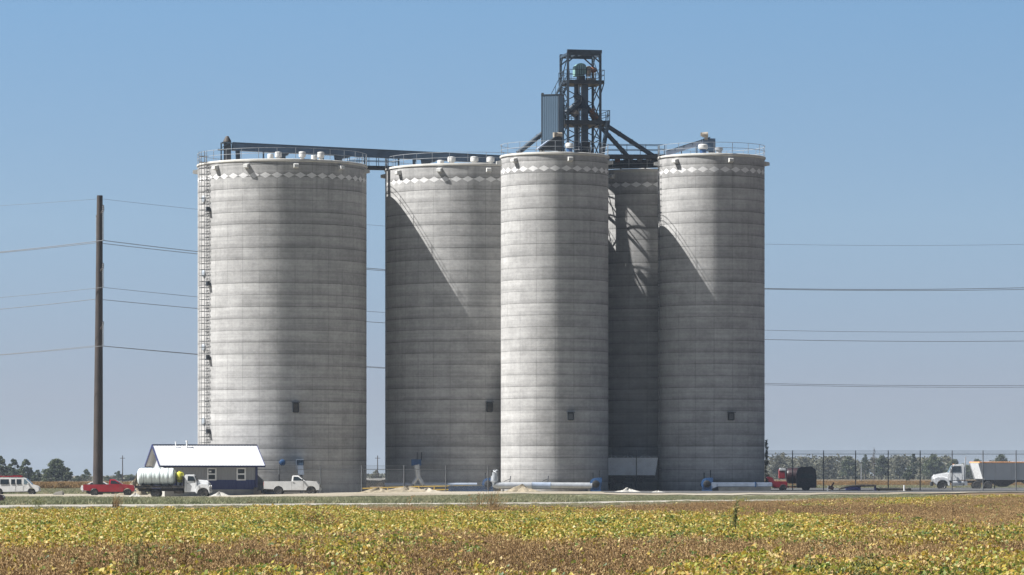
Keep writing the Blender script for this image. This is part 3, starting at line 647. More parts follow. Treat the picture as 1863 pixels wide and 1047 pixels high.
for t in (.13, .53): m_ = MB(); m_.beam((L_*t, .1, zc+.3), (L_*t+.1, .25, zc+1.0), .07); m_.beam((L_*t-.6, .12, zc+.42), (L_*t+.05, .2, zc+.7), .05); m_.build('sensor_bracket', steel_d, rt)
fan(G_(888, 389), 'blue fan standing left of the silver duct elbow by the yellow guardrail')
rt = empty('aeration_duct', G_(1294, 393), 'bluish air duct with a tapered left end, along the foot of the right silo', 'duct', 'air ducts at the silo feet')
L_ = X(1405, 393)-X(1294, 393); zc = Z(882, 393)-gz(20, 393)
m_ = MB(); m_.box((L_/2, 0, zc), (L_, .55, .44)); m_.prism([(-.05, zc-.5), (.6, zc-.24), (.6, zc+.22), (-.05, zc+.24)], .3); m_.build('duct_section', lblue, rt, .06)
m_ = MB(); m_.box((L_*.72, 0, zc), (.12, .62, .52)); m_.build('duct_flange', blue, rt)
m_ = MB(); m_.box((L_/2+.3, .1, (zc-.24)/2), (L_-.9, .5, zc-.24)); m_.build('duct_plinth', conc_b, rt)
rt = empty('aeration_duct', G_(700, 395.4), 'low pale blue duct in the shade along the foot of the half-shaded silo', 'duct', 'air ducts at the silo feet')
L_ = X(868, 395.4)-X(700, 395.4); zc = Z(881.5, 395.4)-gz(-10, 395.4); m_ = MB(); m_.tube((0, 0, zc), (L_, -.3, zc), .2, n=14); m_.build('duct_section', lblue, rt)
m_ = MB(); [m_.box((L_*t, -.3*t, zc/2-.1), (.25, .4, zc-.2)) for t in (.05, .5, .95)]; m_.build('duct_support', conc_b, rt)
# loading spouts
rt = empty('loading_spout', G_(757, 395), 'blue discharge gate with a grey forked spout on the half-shaded silo', 'spout', 'loading spouts on the wide silos'); g0 = gz(-9, 395)
zz = lambda py: Z(py, 395)-g0
m_ = MB(); m_.box((0, .9, zz(842)), (1.0, 2.0, .7)); m_.build('discharge_gate', blue, rt, .03)
m_ = MB(); m_.beam((.1, .5, zz(838)), (.1, .5, zz(823)), .1); m_.beam((.55, .5, zz(838)), (.55, .5, zz(823)), .1); m_.build('gate_post', steel_d, rt)
m_ = MB(); m_.tube((0.05, 0, zz(846)), (.2, 0, zz(868)), .33, .26, 14); m_.build('spout_throat', galv, rt)
m_ = MB(); m_.tube((.2, 0, zz(867)), (.75, 0, zz(883)), .22, n=12); m_.tube((.2, 0, zz(867)), (-.3, 0, zz(881)), .22, n=12); m_.build('spout_fork', galv, rt)
m_ = MB(); m_.beam((-.3, 0, zz(881)), (-.3, 0, 0), .12); m_.beam((.75, 0, zz(883)), (.75, 0, 0), .12); m_.build('spout_stand', steel_d, rt)
rt = empty('loading_spout', G_(546, 390.5), 'small blue hooded gate with a pale chute behind the white pickup', 'spout', 'loading spouts on the wide silos'); g0 = gz(-21.7, 390.5); zz = lambda py: Z(py, 390.5)-g0
m_ = MB(); m_.box((0, .7, zz(842)), (.65, 1.6, .55)); m_.build('discharge_gate', steel_b, rt, .03)
m_ = MB(); m_.box((-.4, .1, zz(846)), (.05, .5, 1.1)); m_.box((0, .1, zz(836.5)), (.75, .5, .06)); m_.build('gate_frame', lblue, rt)
m_ = MB(); m_.prism([(-.28, zz(847)), (.34, zz(847)), (.42, zz(864)), (-.2, zz(864))], .25); m_.build('chute', lblue, rt); 
m_ = MB(); m_.beam((.1, 0, zz(863)), (.12, 0, 0), .3); m_.build('chute_stand', steel_d, rt)
m_ = MB(); m_.lathe([(.02, -.02), (.33, 0), (.33, .09), (.25, .14), (.02, .15)], n=20)
o = m_.build('manhole_cover', blue, None); t = R_(asin := math.degrees(math.asin((523-513.5)/153.5))); o.location = (S1[0]+(S1[2]+.03)*math.sin(t), S1[1]-(S1[2]+.03)*math.cos(t), Z(842, 391.7)); o.rotation_euler = (R_(90), 0, t)
tag(o, 'round blue cover plate on the left silo wall above the white pickup', 'cover')
# yellow guardrail and blue trough
rt = empty('guardrail', G_(658, 388), 'yellow two-rail guardrail in front of the half-shaded silo', 'guardrail'); g0 = gz(-15, 388)
pts = [(658, 889), (750, 885.5), (818, 884.5)]; Pq = [(X(a, 388)-X(658, 388), Z(b, 388)-g0) for a, b in pts]
m_ = MB()
for (xa, za), (xb, zb2) in zip(Pq, Pq[1:]):
    for dz2 in (0, -.36): m_.beam((xa, 0, za+dz2), (xb, 0, zb2+dz2), .08, .12)
xa, xb = X(826, 388)-X(658, 388), X(878, 388)-X(658, 388)
for dz2 in (0,): m_.beam((xa, 0, Pq[2][1]+dz2), (xb, 0, Pq[2][1]+dz2), .08, .14)
m_.build('rail', yellow, rt)
for px, py in ((658, 889), (675, 888), (705, 887), (735, 886), (762, 885.5), (790, 885), (818, 884.5), (826, 884.5), (852, 884.5), (878, 884.5)):
    MB().beam((X(px, 388)-X(658, 388), 0, -.2), (X(px, 388)-X(658, 388), 0, Z(py, 388)-g0+.05), .11).build('rail_post', yellow, rt)
rt = empty('receiving_trough', G_(850, 387.2), 'low open blue steel trough behind the right part of the guardrail', 'trough'); 
m_ = MB(); m_.prism([(-1.9, .1), (1.6, .1), (1.75, .68), (-1.9, .62)], .5); m_.build('trough_body', blue, rt, .03)
m_ = MB(); m_.beam((-1.95, -.52, .6), (1.8, -.52, .66), .08, .1); m_.beam((-1.95, .52, .6), (1.8, .52, .66), .08, .1); m_.build('trough_lip', steel_b, rt)
m_ = MB(); [m_.box((x, 0, .0), (.15, .9, .3)) for x in (-1.6, 0, 1.4)]; m_.build('trough_foot', steel_d, rt)

# ---------------------------------------------------------------- office
oa = R_(15.5); oo = V((X(300, 381.5), 381.5, 0)); oo.z = gz(*oo.xy)+.0
rt = empty('office_building', oo, 'small grey and navy metal office with a white sheet roof, left of the silos', 'building', rz=oa)
OL, OW, OH, RH = 9.35, 7.3, Z(844, 381.5)-oo.z-.02, Z(811.5, 384.3)-oo.z
fz = .95; wz = 2.05                                            # foundation top, wainscot top
fz = Z(891, 382)-oo.z; wz = Z(873.5, 382)-oo.z
m_ = MB(); m_.box((OL/2, OW/2, fz/2-.2), (OL+.06, OW+.06, fz+.4)); m_.build('foundation', conc_b, rt)
m_ = MB(); m_.box((OL/2, .1, (fz+wz)/2), (OL, .2, wz-fz)); m_.box((OL/2, OW-.1, (fz+wz)/2), (OL, .2, wz-fz)); m_.build('wainscot', bwain, rt)
m_ = MB(); m_.box((.1, OW/2, (fz+wz)/2), (.198, OW-.4, wz-fz)); m_.box((OL-.1, OW/2, (fz+wz)/2), (.198, OW-.4, wz-fz)); m_.build('wainscot', blue_d, rt)
m_ = MB(); m_.box((OL/2, .1, (OH+wz)/2), (OL, .19, OH-wz)); m_.box((OL/2, OW-.1, (OH+wz)/2), (OL, .19, OH-wz)); m_.build('wall', bwall, rt)
m_ = MB()
for x in (.1, OL-.1): m_.add([(x+s_*.095, y, z) for s_ in (-1, 1) for y, z in ((.2, wz), (OW-.2, wz), (OW-.2, OH), (OW/2, RH-.12), (.2, OH))], [(0, 1, 2, 3, 4), (9, 8, 7, 6, 5)]+[((k+1) % 5, k, 5+k, 5+(k+1) % 5) for k in range(5)])
m_.build('gable_wall', bwall_l, rt)
ov = .55; og = .62; sl = (RH-OH)/(OW/2); ez = OH-ov*sl
for sgn, nm in ((0, 'roof'), (1, 'roof')):
    y0 = -ov if not sgn else OW+ov; m_ = MB(); ym = OW/2
    q = [(-og, y0, ez+.02), (OL+.75, y0, ez+.02), (OL+.75, ym, RH+.02), (-og, ym, RH+.02)]
    m_.add([(x, y, z+dz) for dz in (0, .1) for x, y, z in q], [(3, 2, 1, 0), (4, 5, 6, 7), (0, 1, 5, 4), (1, 2, 6, 5), (2, 3, 7, 6), (3, 0, 4, 7)])
    m_.build('roof', broof, rt, smooth=0)
m_ = MB()
for x in (-og-.03, OL+.78):
    for y0 in (-ov, OW+ov): m_.beam((x, y0, ez+.04), (x, OW/2, RH+.04), .06, .26)
m_.beam((-og, OW/2, RH+.14), (OL+.75, OW/2, RH+.14), .4, .05)
for y0 in (-ov-.04, OW+ov+.04): m_.beam((-og-.05, y0, ez+.03), (OL+.8, y0, ez+.03), .06, .18)
m_.build('roof_trim', blue_d, rt)
m_ = MB()
m_.box((OL+.0, .0, (OH+fz)/2), (.22, .22, OH-fz)); m_.box((0, 0, (OH+fz)/2), (.14, .22, OH-fz)); m_.build('corner_trim', blue_d, rt)
for px in (384, 436.5):
    xw = (X(px, 382)-oo.x)/math.cos(oa); wc, hw, hh = Z(863, 382)-oo.z, .68, 1.0
    f_ = MB(); [f_.box((xw+s_*(hw/2+.07), -.045, wc), (.13, .1, hh+.27)) for s_ in (-1, 1)]; [f_.box((xw, -.045, wc+v), (hw, .1, .13)) for v in (-hh/2-.07, 0, hh/2+.07)]
    w_ = f_.build('window', window_fr, rt); g_ = MB(); g_.box((xw, -.012, wc), (hw, .03, hh)); g_.build('pane', glass, w_)
    if px < 400: g_ = MB(); g_.box((xw-.16, -.032, wc+.26), (.24, .012, .16)); g_.build('window_notice', window_fr, w_)
for px, py0, py1, r in ((320, 817, 812, .05), (340, 819, 808, .08)):
    xw = (X(px, 384)-oo.x)/math.cos(oa); yv = 3.1; zz0 = OH+yv*sl
    m_ = MB(); m_.tube((xw+.75, yv, zz0), (xw+.75, yv, zz0+.45+r*3), r, n=10); m_.tube((xw+.75, yv, zz0+.45+r*3), (xw+.75, yv, zz0+.5+r*4), r*1.5, n=10); m_.build('roof_vent_pipe', pvc, rt)
m_ = MB(); m_.box((.0, OW/2, OH+.62), (.06, .7, .7)); m_.build('gable_louvre', steel_d, rt)
rt = empty('entry_step', G_(472, 383.5), 'dark block of steps against the right end of the office', 'steps'); m_ = MB(); m_.prism([(-.55, 0), (.55, 0), (.55, .28), (.2, .28), (.2, .55), (-.15, .55), (-.15, .82), (-.55, .82)], .6); m_.build('step_block', black_p, rt, .02)
rt['label'] = 'dark block of steps against the right end of the office'

# ---------------------------------------------------------------- steel pole and its lines
PY = 430; pb = at(178, 893, PY); pb.z = gz(*pb.xy)
rt = empty('utility_pole', pb, 'tall dark brown steel power pole behind the red pickup', 'power pole', 'power poles')
pz = lambda py: Z(py, PY)-pb.z
m_ = MB(); lx = X(181.5, PY)-X(178, PY); m_.path([(lx*t, 0, -.3+(pz(356)+.3)*t) for t in (0, .25, .5, .75, 1)], [.58, .52, .45, .39, .33], 14); m_.build('pole_shaft', pole_m, rt, smooth=30)
arm_w = []
for py, lo in ((384, (440, 440)), (489, (525, 543)), (595, (631, 628))):
    t = (880-py)/(880-356); cx = lx*t; zz = pz(py); xr, xl = X(191.5, PY)-pb.x, X(172, PY)-pb.x
    a_, b_ = V((xr, -2.2, zz+.45)), V((xl, 1.9, zz-.45)); m_ = MB(); m_.path([(cx+.25, -.35, zz-.25), (cx+.55, -1.2, zz-.02), a_], [.13, .11, .09], 8); m_.path([(cx-.2, .35, zz-.75), (cx-.4, 1.1, zz-.55), b_], [.13, .11, .09], 8); m_.build('cross_arm', pole_m, rt)
    for e, py2 in ((a_, lo[0]), (b_, lo[1])):
        m_ = MB(); q = V((e.x, e.y, pz(py2))); m_.tube(e, q, .035, n=6); n = int((e.z-q.z)/.22)
        for k in range(n): m_.tube(e.lerp(q, (k+.3)/n), e.lerp(q, (k+.6)/n), .09, n=8)
        m_.build('insulator_string', galv_d, rt); arm_w.append(V((pb.x+q.x, pb.y+q.y, pb.z+q.z)))
def line(p, slope_l, far_r, r, label):
    """one conductor: from beyond the left edge, over its insulator, sagging to the right until its lowest point and on"""
    pts = []; px0, py0 = CX+p.x*F/p.y, HY-(p.z-CAMZ)*F/p.y
    for k in range(-14, 0):
        px = px0+k*40; d = px0-px; sl, bow = slope_l; pts.append(at(px, py0+sl*d-bow*d*d, p.y+d*.012))
    pts.append(p)
    pm, ym = far_r; a = (ym-py0)/((pm-px0)**2)
    for k in range(1, 61):
        px = px0+k*32; pts.append(at(px, ym-a*(pm-px)**2, p.y+(px-px0)*.030))
    o = MB(); q0 = pts[0]; o.path([x-q0 for x in pts], r, 5); w = o.build('power_line', wire_m, None, loc=q0); tag(w, label, 'power line', 'power lines on the brown steel pole'); return w
q = [(p.x*F/p.y+CX, p.z) for p in arm_w]
line(arm_w[0], (.125, 7e-5), (1600, 527), .040, 'thick upper power line hung from the near end of the top arm')
line(arm_w[1], (.118, 7e-5), (1640, 529), .036, 'thick upper power line hung from the far end of the top arm')
line(arm_w[2], (.11, 6e-5), (1700, 604.5), .024, 'thin power line from the near end of the middle arm, uppermost of the middle pair')
line(arm_w[3], (.118, 7e-5), (1720, 621.5), .034, 'power line from the far end of the middle arm, lower of the middle pair')
line(arm_w[4], (.10, 6e-5), (1760, 702), .028, 'power line hung from the near end of the lowest arm')
line(arm_w[5], (.105, 6e-5), (1780, 705), .028, 'power line hung from the far end of the lowest arm')
line(at(183, 362, PY), (.075, 3e-5), (1640, 447), .017, 'very thin shield wire at the tip of the brown steel pole, uppermost of all')
for px, py0, py1, Y, lab in ((223, 874, 829, 900, 'thin far-off utility pole between the brown steel pole and the office'), (687, 868, 829, 900, 'thin far-off utility pole seen in the gap between the two wide silos'), (1567, 876, 844, 900, 'thin pale pole in front of the right-hand woods')):
    p = V((X(px, Y), Y, gz(X(px, Y), Y))); rt = empty('utility_pole', p, lab, 'power pole', 'power poles'); m_ = MB(); m_.tube((0, 0, -.1), (0, 0, Z(py1, Y)-p.z), .14, .09, 8); m_.build('pole_shaft', galv_d if px > 1500 else pole_m, rt)
    if px < 1500: m_ = MB(); m_.beam((-.6, .4, Z(py1+5, Y)-p.z), (.6, -.4, Z(py1+5, Y)-p.z), .12); m_.build('cross_arm', pole_m, rt)
# ---------------------------------------------------------------- vehicles (local: x forward, z up, origin on the ground under the middle)
def arch(cx, r, n=9, cz=0): return [(cx-r*math.cos(PI*k/(n-1)), cz+r*math.sin(PI*k/(n-1))) for k in range(n)]   # left to right over the wheel... reversed where needed
def wheel(rt, x, y, r, w, name='wheel', rim=hub, dual=False):
    wh = MB(); wh.lathe([(r*.55, -w/2), (r*.93, -w/2), (r, -w*.35), (r, w*.35), (r*.93, w/2), (r*.55, w/2)], (0, 0, 0), 'Y', 26)
    o = wh.build(name, black, rt, loc=(x, y, r-.02)); s = -1 if y < 0 else 1
    rm = MB(); rm.lathe([(r*.18, s*w*.30), (r*.3, s*w*.36), (r*.48, s*w*.30), (r*.60, s*w*.52), (r*.54, -s*w*.4)] if not dual else [(r*.16, s*w*.1), (r*.3, s*w*.15), (r*.42, -s*.02), (r*.58, s*w*.52), (r*.5, -s*w*.4)], (0, 0, 0), 'Y', 22)
    rm.build('wheel_rim', rim, o); return o
def vehicle(name, px, Y, label, cat, rz=0, group=None, dz=0):
    x = X(px, Y); return empty(name, V((x, Y, gz(x, Y)+dz)), label, cat, group, rz)
def side_glass(rt, pts, hwf, m=glass, name='side_window', out=.012):
    for s in (-1, 1):
        g = MB(); n = len(pts)
        g.add([(x, s*(hwf(x, z)+out), z) for x, z in pts]+[(x, s*(hwf(x, z)-.03), z) for x, z in pts], [tuple(range(n)), tuple(range(2*n-1, n-1, -1))]+[((k+1) % n, k, n+k, n+(k+1) % n) for k in range(n)])
        g.build(name, m, rt, smooth=0)
def cross_glass(rt, x0, z0, x1, z1, hw0, hw1, m=glass, name='windshield', t=.02):
    d = V((x1-x0, 0, z1-z0)).normalized(); nn = V((d.z, 0, -d.x))*t
    g = MB(); a = [(x0, -hw0, z0), (x0, hw0, z0), (x1, hw1, z1), (x1, -hw1, z1)]
    g.add([V(p)+nn for p in a]+[V(p)-nn for p in a], [(0, 1, 2, 3), (7, 6, 5, 4), (0, 4, 5, 1), (1, 5, 6, 2), (2, 6, 7, 3), (3, 7, 4, 0)]); g.build(name, m, rt, smooth=0)

def pickup(px, Y, label, m, rz, L=5.7, wr=.40, roof=1.92, belt=1.28, rear_m=white_d, wb=(-1.62, 2.0), tool=False):
    rt = vehicle('pickup_truck', px, Y, label, 'pickup truck', rz, 'pickup trucks in the yard'); h = L/2; W = .98; xr, xf = wb
    c0 = -.02                                                  # cab rear
    f = lambda x, z: W-.03*max(0, (.75-z))-.17*max(0, z-belt)/(roof-belt)*1.2
    ra = wr+.09
    A = lambda cx: [(cx-ra*math.cos(PI*k/8)*-1, wr-.02+ra*math.sin(PI*k/8)) for k in range(9)]
    bot = .48
    out = [(-h, .62), (-h, belt-.02), (c0-.08, belt), (c0-.08, bot)]
    # body: bed, cab lower and bonnet as one shell; outline anticlockwise from the rear lower corner
    o = [(-h, .62), (xr-ra, .58)]+[(xr-ra*math.cos(PI*k/8), wr-.02+ra*math.sin(PI*k/8)) for k in range(9)]+[(xr+ra, bot), (xf-ra, bot)]+[(xf-ra*math.cos(PI*k/8), wr-.02+ra*math.sin(PI*k/8)) for k in range(9)]
    o += [(xf+ra, .5), (h-.02, .52), (h, .85), (h-.06, 1.08), (h-.30, belt-.07), (1.45, belt+.02), (c0, belt+.02), (c0-.06, belt-.02), (-h, belt-.02)]
    b = MB(); b.prism(o, f); b.build('body', m, rt, .035)
    c = MB(); c.prism([(c0, belt-.1), (1.5, belt-.1), (1.42, belt+.03), (.70, roof-.06), (.5, roof), (.15, roof), (.06, roof-.03)], f); c.build('cab', m, rt, .04)
    side_glass(rt, [(.16, belt+.07), (1.22, belt+.07), (.66, roof-.13), (.2, roof-.12)], f)
    cross_glass(rt, 1.40, belt+.06, .76, roof-.10, .80, .70); cross_glass(rt, c0+.01, belt+.1, .055, roof-.12, .7, .62, name='rear_window')
    bd = MB(); bd.box(((-h+c0)/2, 0, belt-.015), (-c0+h-.25, 1.62, .05)); bd.build('bed_liner', black_p, rt)
    for x in wb:
        for s in (-1, 1): wheel(rt, x, s*(W-.14), wr, .26)
    for zz, xx, nm in ((.58, -h-.06, 'rear_bumper'), (.58, h+.02, 'front_bumper')):
        q = MB(); q.box((xx, 0, zz), (.16, 1.84, .22)); q.build(nm, rear_m if 'rear' in nm else galv, rt, .03)
    for s in (-1, 1):
        q = MB(); q.box((-h-.005, s*(W-.13), belt-.28), (.05, .16, .42)); q.build('tail_light', lamp_r, rt)
        q = MB(); q.box((h-.03, s*(W-.2), .95), (.1, .3, .2)); q.build('headlight', lamp_w, rt)
        q = MB(); q.box((1.15, s*(W+.1), belt+.12), (.12, .2, .2)); q.build('wing_mirror', black_p, rt, .02)
        q = MB(); q.beam((.12, s*(W+.012), belt-.16), (.30, s*(W+.012), belt-.16), .03, .04); q.build('door_handle', black_p, rt)
        q = MB(); q.beam((.02, s*(W+.002), belt-.06), (.02, s*(W-.01), .52), .018, .012); q.beam((1.22, s*(W+.002), belt-.06), (1.22, s*(W-.01), .52), .018, .012); q.build('door_seam', black_p, rt)
    q = MB(); q.box((h-.01, 0, .92), (.05, 1.1, .3)); q.build('grille', black_p, rt)
    q = MB(); q.box((0, 0, .45), (L-.6, 1.3, .22)); q.build('chassis', black_p, rt)
    return rt
pickup(199, 419, 'red pickup truck parked left of the tank truck', red, R_(3), 5.6, .40, 1.84)
wp = pickup(532, 383, 'white pickup truck parked between the office and the left silo', white_d, R_(-2), 5.75, .43, 2.0, 1.42, black_p, (-1.35, 2.02)); wp.scale = (.975,)*3

# van
rt = vehicle('cargo_van', 27, 440, 'white van with a red roof rack at the left edge of the yard', 'van', R_(2))
W = .98; f = lambda x, z: W-.16*max(0, z-1.15)/.85
ra = .46; o = [(-2.85, .5), (-1.75-ra, .45)]+[(-1.75-ra*math.cos(PI*k/8), .36+ra*math.sin(PI*k/8)) for k in range(9)]+[(2.0-ra, .42)]+[(2.0-ra*math.cos(PI*k/8), .36+ra*math.sin(PI*k/8)) for k in range(9)]+[(2.75, .42), (2.86, .6), (2.82, .9), (2.65, 1.05), (2.05, 1.22), (1.30, 1.92), (1.05, 2.0), (-2.75, 2.02), (-2.85, 1.9)]
MB().prism(o, f).build('body', white_d, rt, .05)
side_glass(rt, [(1.12, 1.26), (1.85, 1.26), (1.28, 1.82), (1.12, 1.84)], f, glass_l); side_glass(rt, [(.28, 1.24), (.85, 1.24), (.85, 1.82), (.28, 1.82)], f); side_glass(rt, [(-.35, 1.24), (.12, 1.24), (.12, 1.82), (-.35, 1.82)], f); side_glass(rt, [(-1.6, 1.24), (-.6, 1.24), (-.6, 1.82), (-1.6, 1.82)], f)
cross_glass(rt, 2.02, 1.26, 1.36, 1.88, .82, .74)
for x in (-1.75, 2.0):
    for s in (-1, 1): wheel(rt, x, s*.84, .37, .24)
q = MB(); [q.beam((-2.3, y, 2.16), (.9, y, 2.16), .08, .1) for y in (-.6, -.2, .2, .6)]; [q.beam((x, -.7, 2.1), (x, .7, 2.1), .07) for x in (-2, -1, 0, .7)]; [q.beam((x, y, 2.0), (x, y, 2.1), .06) for x in (-2, .7) for y in (-.68, .68)]; q.box((.3, 0, 2.2), (1.0, .9, .16)); q.build('roof_rack', red, rt)
q = MB(); q.box((2.86, 0, .55), (.14, 1.8, .24)); q.build('front_bumper', white_d, rt, .03)
for s in (-1, 1): q = MB(); q.box((2.80, s*.72, .86), (.12, .3, .18)); q.build('headlight', lamp_w, rt); q = MB(); q.box((1.62, s*1.06, 1.3), (.14, .16, .24)); q.build('wing_mirror', white_d, rt, .02); q = MB(); q.beam((1.05, s*.985, .5), (1.05, s*.97, 1.2), .015, .012); q.beam((.15, s*.985, .5), (.15, s*.97, 1.2), .015, .012); q.build('door_seam', black_p, rt)
q = MB(); q.box((0, 0, .4), (5.0, 1.3, .2)); q.build('chassis', black_p, rt)

def sedan(px, Y, label, m, rz=0, dz=0, group='cars parked near the road'):
    rt = vehicle('parked_car', px, Y, label, 'car', rz, group, dz); W = .88; f = lambda x, z: W-.22*max(0, z-.92)/.5
    ra = .38; o = [(-2.3, .42), (-1.35-ra, .36)]+[(-1.35-ra*math.cos(PI*k/8), .3+ra*math.sin(PI*k/8)) for k in range(9)]+[(1.4-ra, .32)]+[(1.4-ra*math.cos(PI*k/8), .3+ra*math.sin(PI*k/8)) for k in range(9)]+[(2.2, .36), (2.32, .55), (2.2, .78), (1.1, .96), (.35, 1.40), (-.5, 1.46), (-1.2, 1.36), (-1.75, 1.02), (-2.25, .98), (-2.34, .7)]
    MB().prism(o, f).build('body', m, rt, .05)
    side_glass(rt, [(-1.45, 1.0), (.85, .98), (.3, 1.33), (-.5, 1.38), (-1.1, 1.3)], f); cross_glass(rt, 1.06, 1.0, .38, 1.37, .74, .62); cross_glass(rt, -1.72, 1.05, -1.22, 1.34, .7, .62, name='rear_window')
    for x in (-1.35, 1.4):
        for s in (-1, 1): wheel(rt, x, s*.78, .31, .2)
    for s in (-1, 1): q = MB(); q.box((2.24, s*.62, .66), (.14, .3, .14)); q.build('headlight', lamp_w, rt); q = MB(); q.box((-2.30, s*.62, .8), (.1, .32, .16)); q.build('tail_light', lamp_r, rt)
    return rt
sedan(184, 443, 'white car showing only its roof behind the red pickup', white, R_(4), .12)
sedan(-47, 292, 'dark red car just entering the frame on the gravel road at the left', maroon, R_(3))

# tank truck
rt = vehicle('flatbed_truck', 313, 373, 'old white-cabbed flatbed truck with rounded hood carrying tanks, beside the office', 'truck', R_(-2))
W = 1.0; zf = .02
cabf = lambda x, z: .92-.10*max(0, z-1.75)/.7
MB().prism([(1.40, .62), (2.72, .62), (2.78, .9), (2.72, 1.72), (2.42, 2.36), (2.28, 2.45), (1.55, 2.45), (1.42, 2.38)], cabf).build('cab', white, rt, .05)
side_glass(rt, [(1.75, 1.78), (2.60, 1.78), (2.36, 2.28), (1.78, 2.3)], cabf); cross_glass(rt, 2.74, 1.76, 2.44, 2.34, .76, .70)
hf = lambda x, z: .70-.12*max(0, z-1.5)/.4-.10*max(0, x-3.2)
MB().prism([(2.7, .8), (3.95, .8), (4.02, 1.3), (3.95, 1.72), (3.6, 1.86), (2.7, 1.92)], hf).build('hood', white, rt, .10)
fx = 3.40; ra = .62
for s in (-1, 1):
    q = MB(); o = [(fx-ra*math.cos(PI*k/10), .45+ra*math.sin(PI*k/10)) for k in range(11)]+[(fx+.70, .62), (fx+.66, 1.15), (fx+.42, 1.42), (fx-.1, 1.5), (fx-.55, 1.38), (fx-.78, 1.0), (fx-.8, .5)]
    q.prism(o, 0, (s*.58, s*1.02)); q.build('fender', white, rt, .04)
    q = MB(); q.lathe([(.05, 0), (.13, .02), (.13, .1), (.05, .12)], (fx+.62, s*.78, 1.2), 'X', 12); q.build('headlight', lamp_w, rt)
    q = MB(); q.beam((2.5, s*1.02, 1.7), (2.5, s*1.18, 1.72), .03); q.box((2.5, s*1.2, 1.72), (.06, .14, .3)); q.build('wing_mirror', black_p, rt)
    q = MB(); q.beam((1.62, s*.93, .7), (1.62, s*.925, 1.72), .014, .012); q.beam((2.62, s*.93, .7), (2.62, s*.925, 1.72), .014, .012); q.beam((1.7, s*.94, 1.5), (1.86, s*.94, 1.5), .03); q.build('door_seam', black_p, rt)
    wheel(rt, fx, s*.86, .50, .28); wheel(rt, -1.65, s*.80, .50, .5, dual=True); wheel(rt, -2.62+.0, s*.80, .46, .4, dual=True) if 0 else None
    q = MB(); q.box((-2.35, s*.8, .75), (.06, .6, .7)); q.build('mud_flap', black_p, rt)
    q = MB(); q.tube((.3, s*.75, .72), (1.2, s*.75, .72), .26, n=14); q.build('fuel_tank', black_p, rt)
q = MB(); q.box((4.02, 0, 1.25), (.06, .9, .62)); q.build('grille', galv_d, rt); q = MB(); q.box((4.12, 0, .68), (.14, 1.9, .2)); q.build('front_bumper', white_d, rt, .03)
q = MB(); q.box((-1.22, 0, 1.22), (5.1, 2.3, .16)); q.box((-1.22, -1.12, 1.16), (5.15, .06, .26)); q.box((-1.22, 1.12, 1.16), (5.15, .06, .26)); q.box((1.28, 0, 1.75), (.08, 2.2, 1.1)); q.build('flatbed', black_p, rt)
q = MB(); [q.box((.2, y, .85), (7.4, .12, .3)) for y in (-.42, .42)]; [q.box((x, 0, 1.05), (.12, 2.0, .2)) for x in (-3.4, -2.6, -1, 0, .8)]; q.tube((-1.65, -.7, .48), (-1.65, .7, .48), .12); q.tube((fx, -.8, .48), (fx, .8, .48), .08); q.box((-2.6, 0, .75), (.4, 1.6, .25)); q.build('chassis', black_p, rt)
rt.scale = (.93,)*3; tb = rt.location.copy()
def cyl_tank(p, r, L_, label, m, bands, rz=0):
    rt = empty('liquid_tank', p, label, 'tank', 'tanks on the flatbed truck', rz); rt.scale = (.93,)*3; h = L_/2
    prof = [(.05, -h), (r*.45, -h+.01), (r*.78, -h+.08), (r*.95, -h+.22), (r, -h+.4)]
    pr = prof[:]; n = 7
    for k in range(n): x = -h+.4+(L_-.8)*(k+.5)/n; pr += [(r*1.0, x-.12), (r*.975, x-.06), (r*.975, x+.06), (r*1.0, x+.12)]
    pr += [(a, -b) for a, b in reversed(prof)]
    MB().lathe(pr, (0, 0, r), 'X', 36).build('tank_shell', m, rt, smooth=30)
    for t in bands: q = MB(); q.lathe([(r*.95, t-.03), (r*1.012, t-.03), (r*1.012, t+.03), (r*.95, t+.03)], (0, 0, r), 'X', 36); q.build('tank_strap', galv_d, rt)
    q = MB(); q.lathe([(.26, 0), (.26, .09), (.2, .13), (.05, .14)], (.2, 0, 2*r-.03), 'Z', 16); q.build('tank_lid', m, rt)
    q = MB(); [q.box((x, 0, .06), (.14, r*1.5, .22)) for x in (-h*.7, -h*.25, h*.25, h*.7)]; q.build('tank_cradle', black_p, rt)
    return rt
cyl_tank(tb+V((-1.63, .05, 1.31))*.93, .92, 4.05, 'large white horizontal plastic tank strapped on the flatbed truck', poly, (-1.28, -.42, .42, 1.28), R_(-2))
rt = empty('liquid_tank', tb+V((.84, 0, 1.31))*.93, 'small yellow upright tank between the white tank and the truck cab', 'tank', 'tanks on the flatbed truck'); rt.scale = (.93,)*3
q = MB(); q.lathe([(.05, .56), (.30, .58), (.40, .70), (.42, .85), (.42, 1.22), (.36, 1.36), (.16, 1.42), (.16, 1.5), (.05, 1.5)], n=20); q.build('tank_shell', poly_y, rt)
q = MB(); q.lathe([(.08, .12), (.24, .3), (.34, .56), (.34, .6)], n=16); q.build('tank_cone', poly_y, rt); q = MB(); [q.beam((.36*a, .36*b, 0), (.36*a, .36*b, .9), .06) for a in (-1, 1) for b in (-1, 1)]; [q.beam((-.36, .36*b, .5), (.36, .36*b, .5), .05) for b in (-1, 1)]; q.build('tank_stand', black_p, rt)
q = MB(); q.lathe([(.05, 0), (.22, .02), (.22, .32), (.05, .35)], (.0, -.75, 0), 'Z', 14); q.build('pump', steel_d, rt)

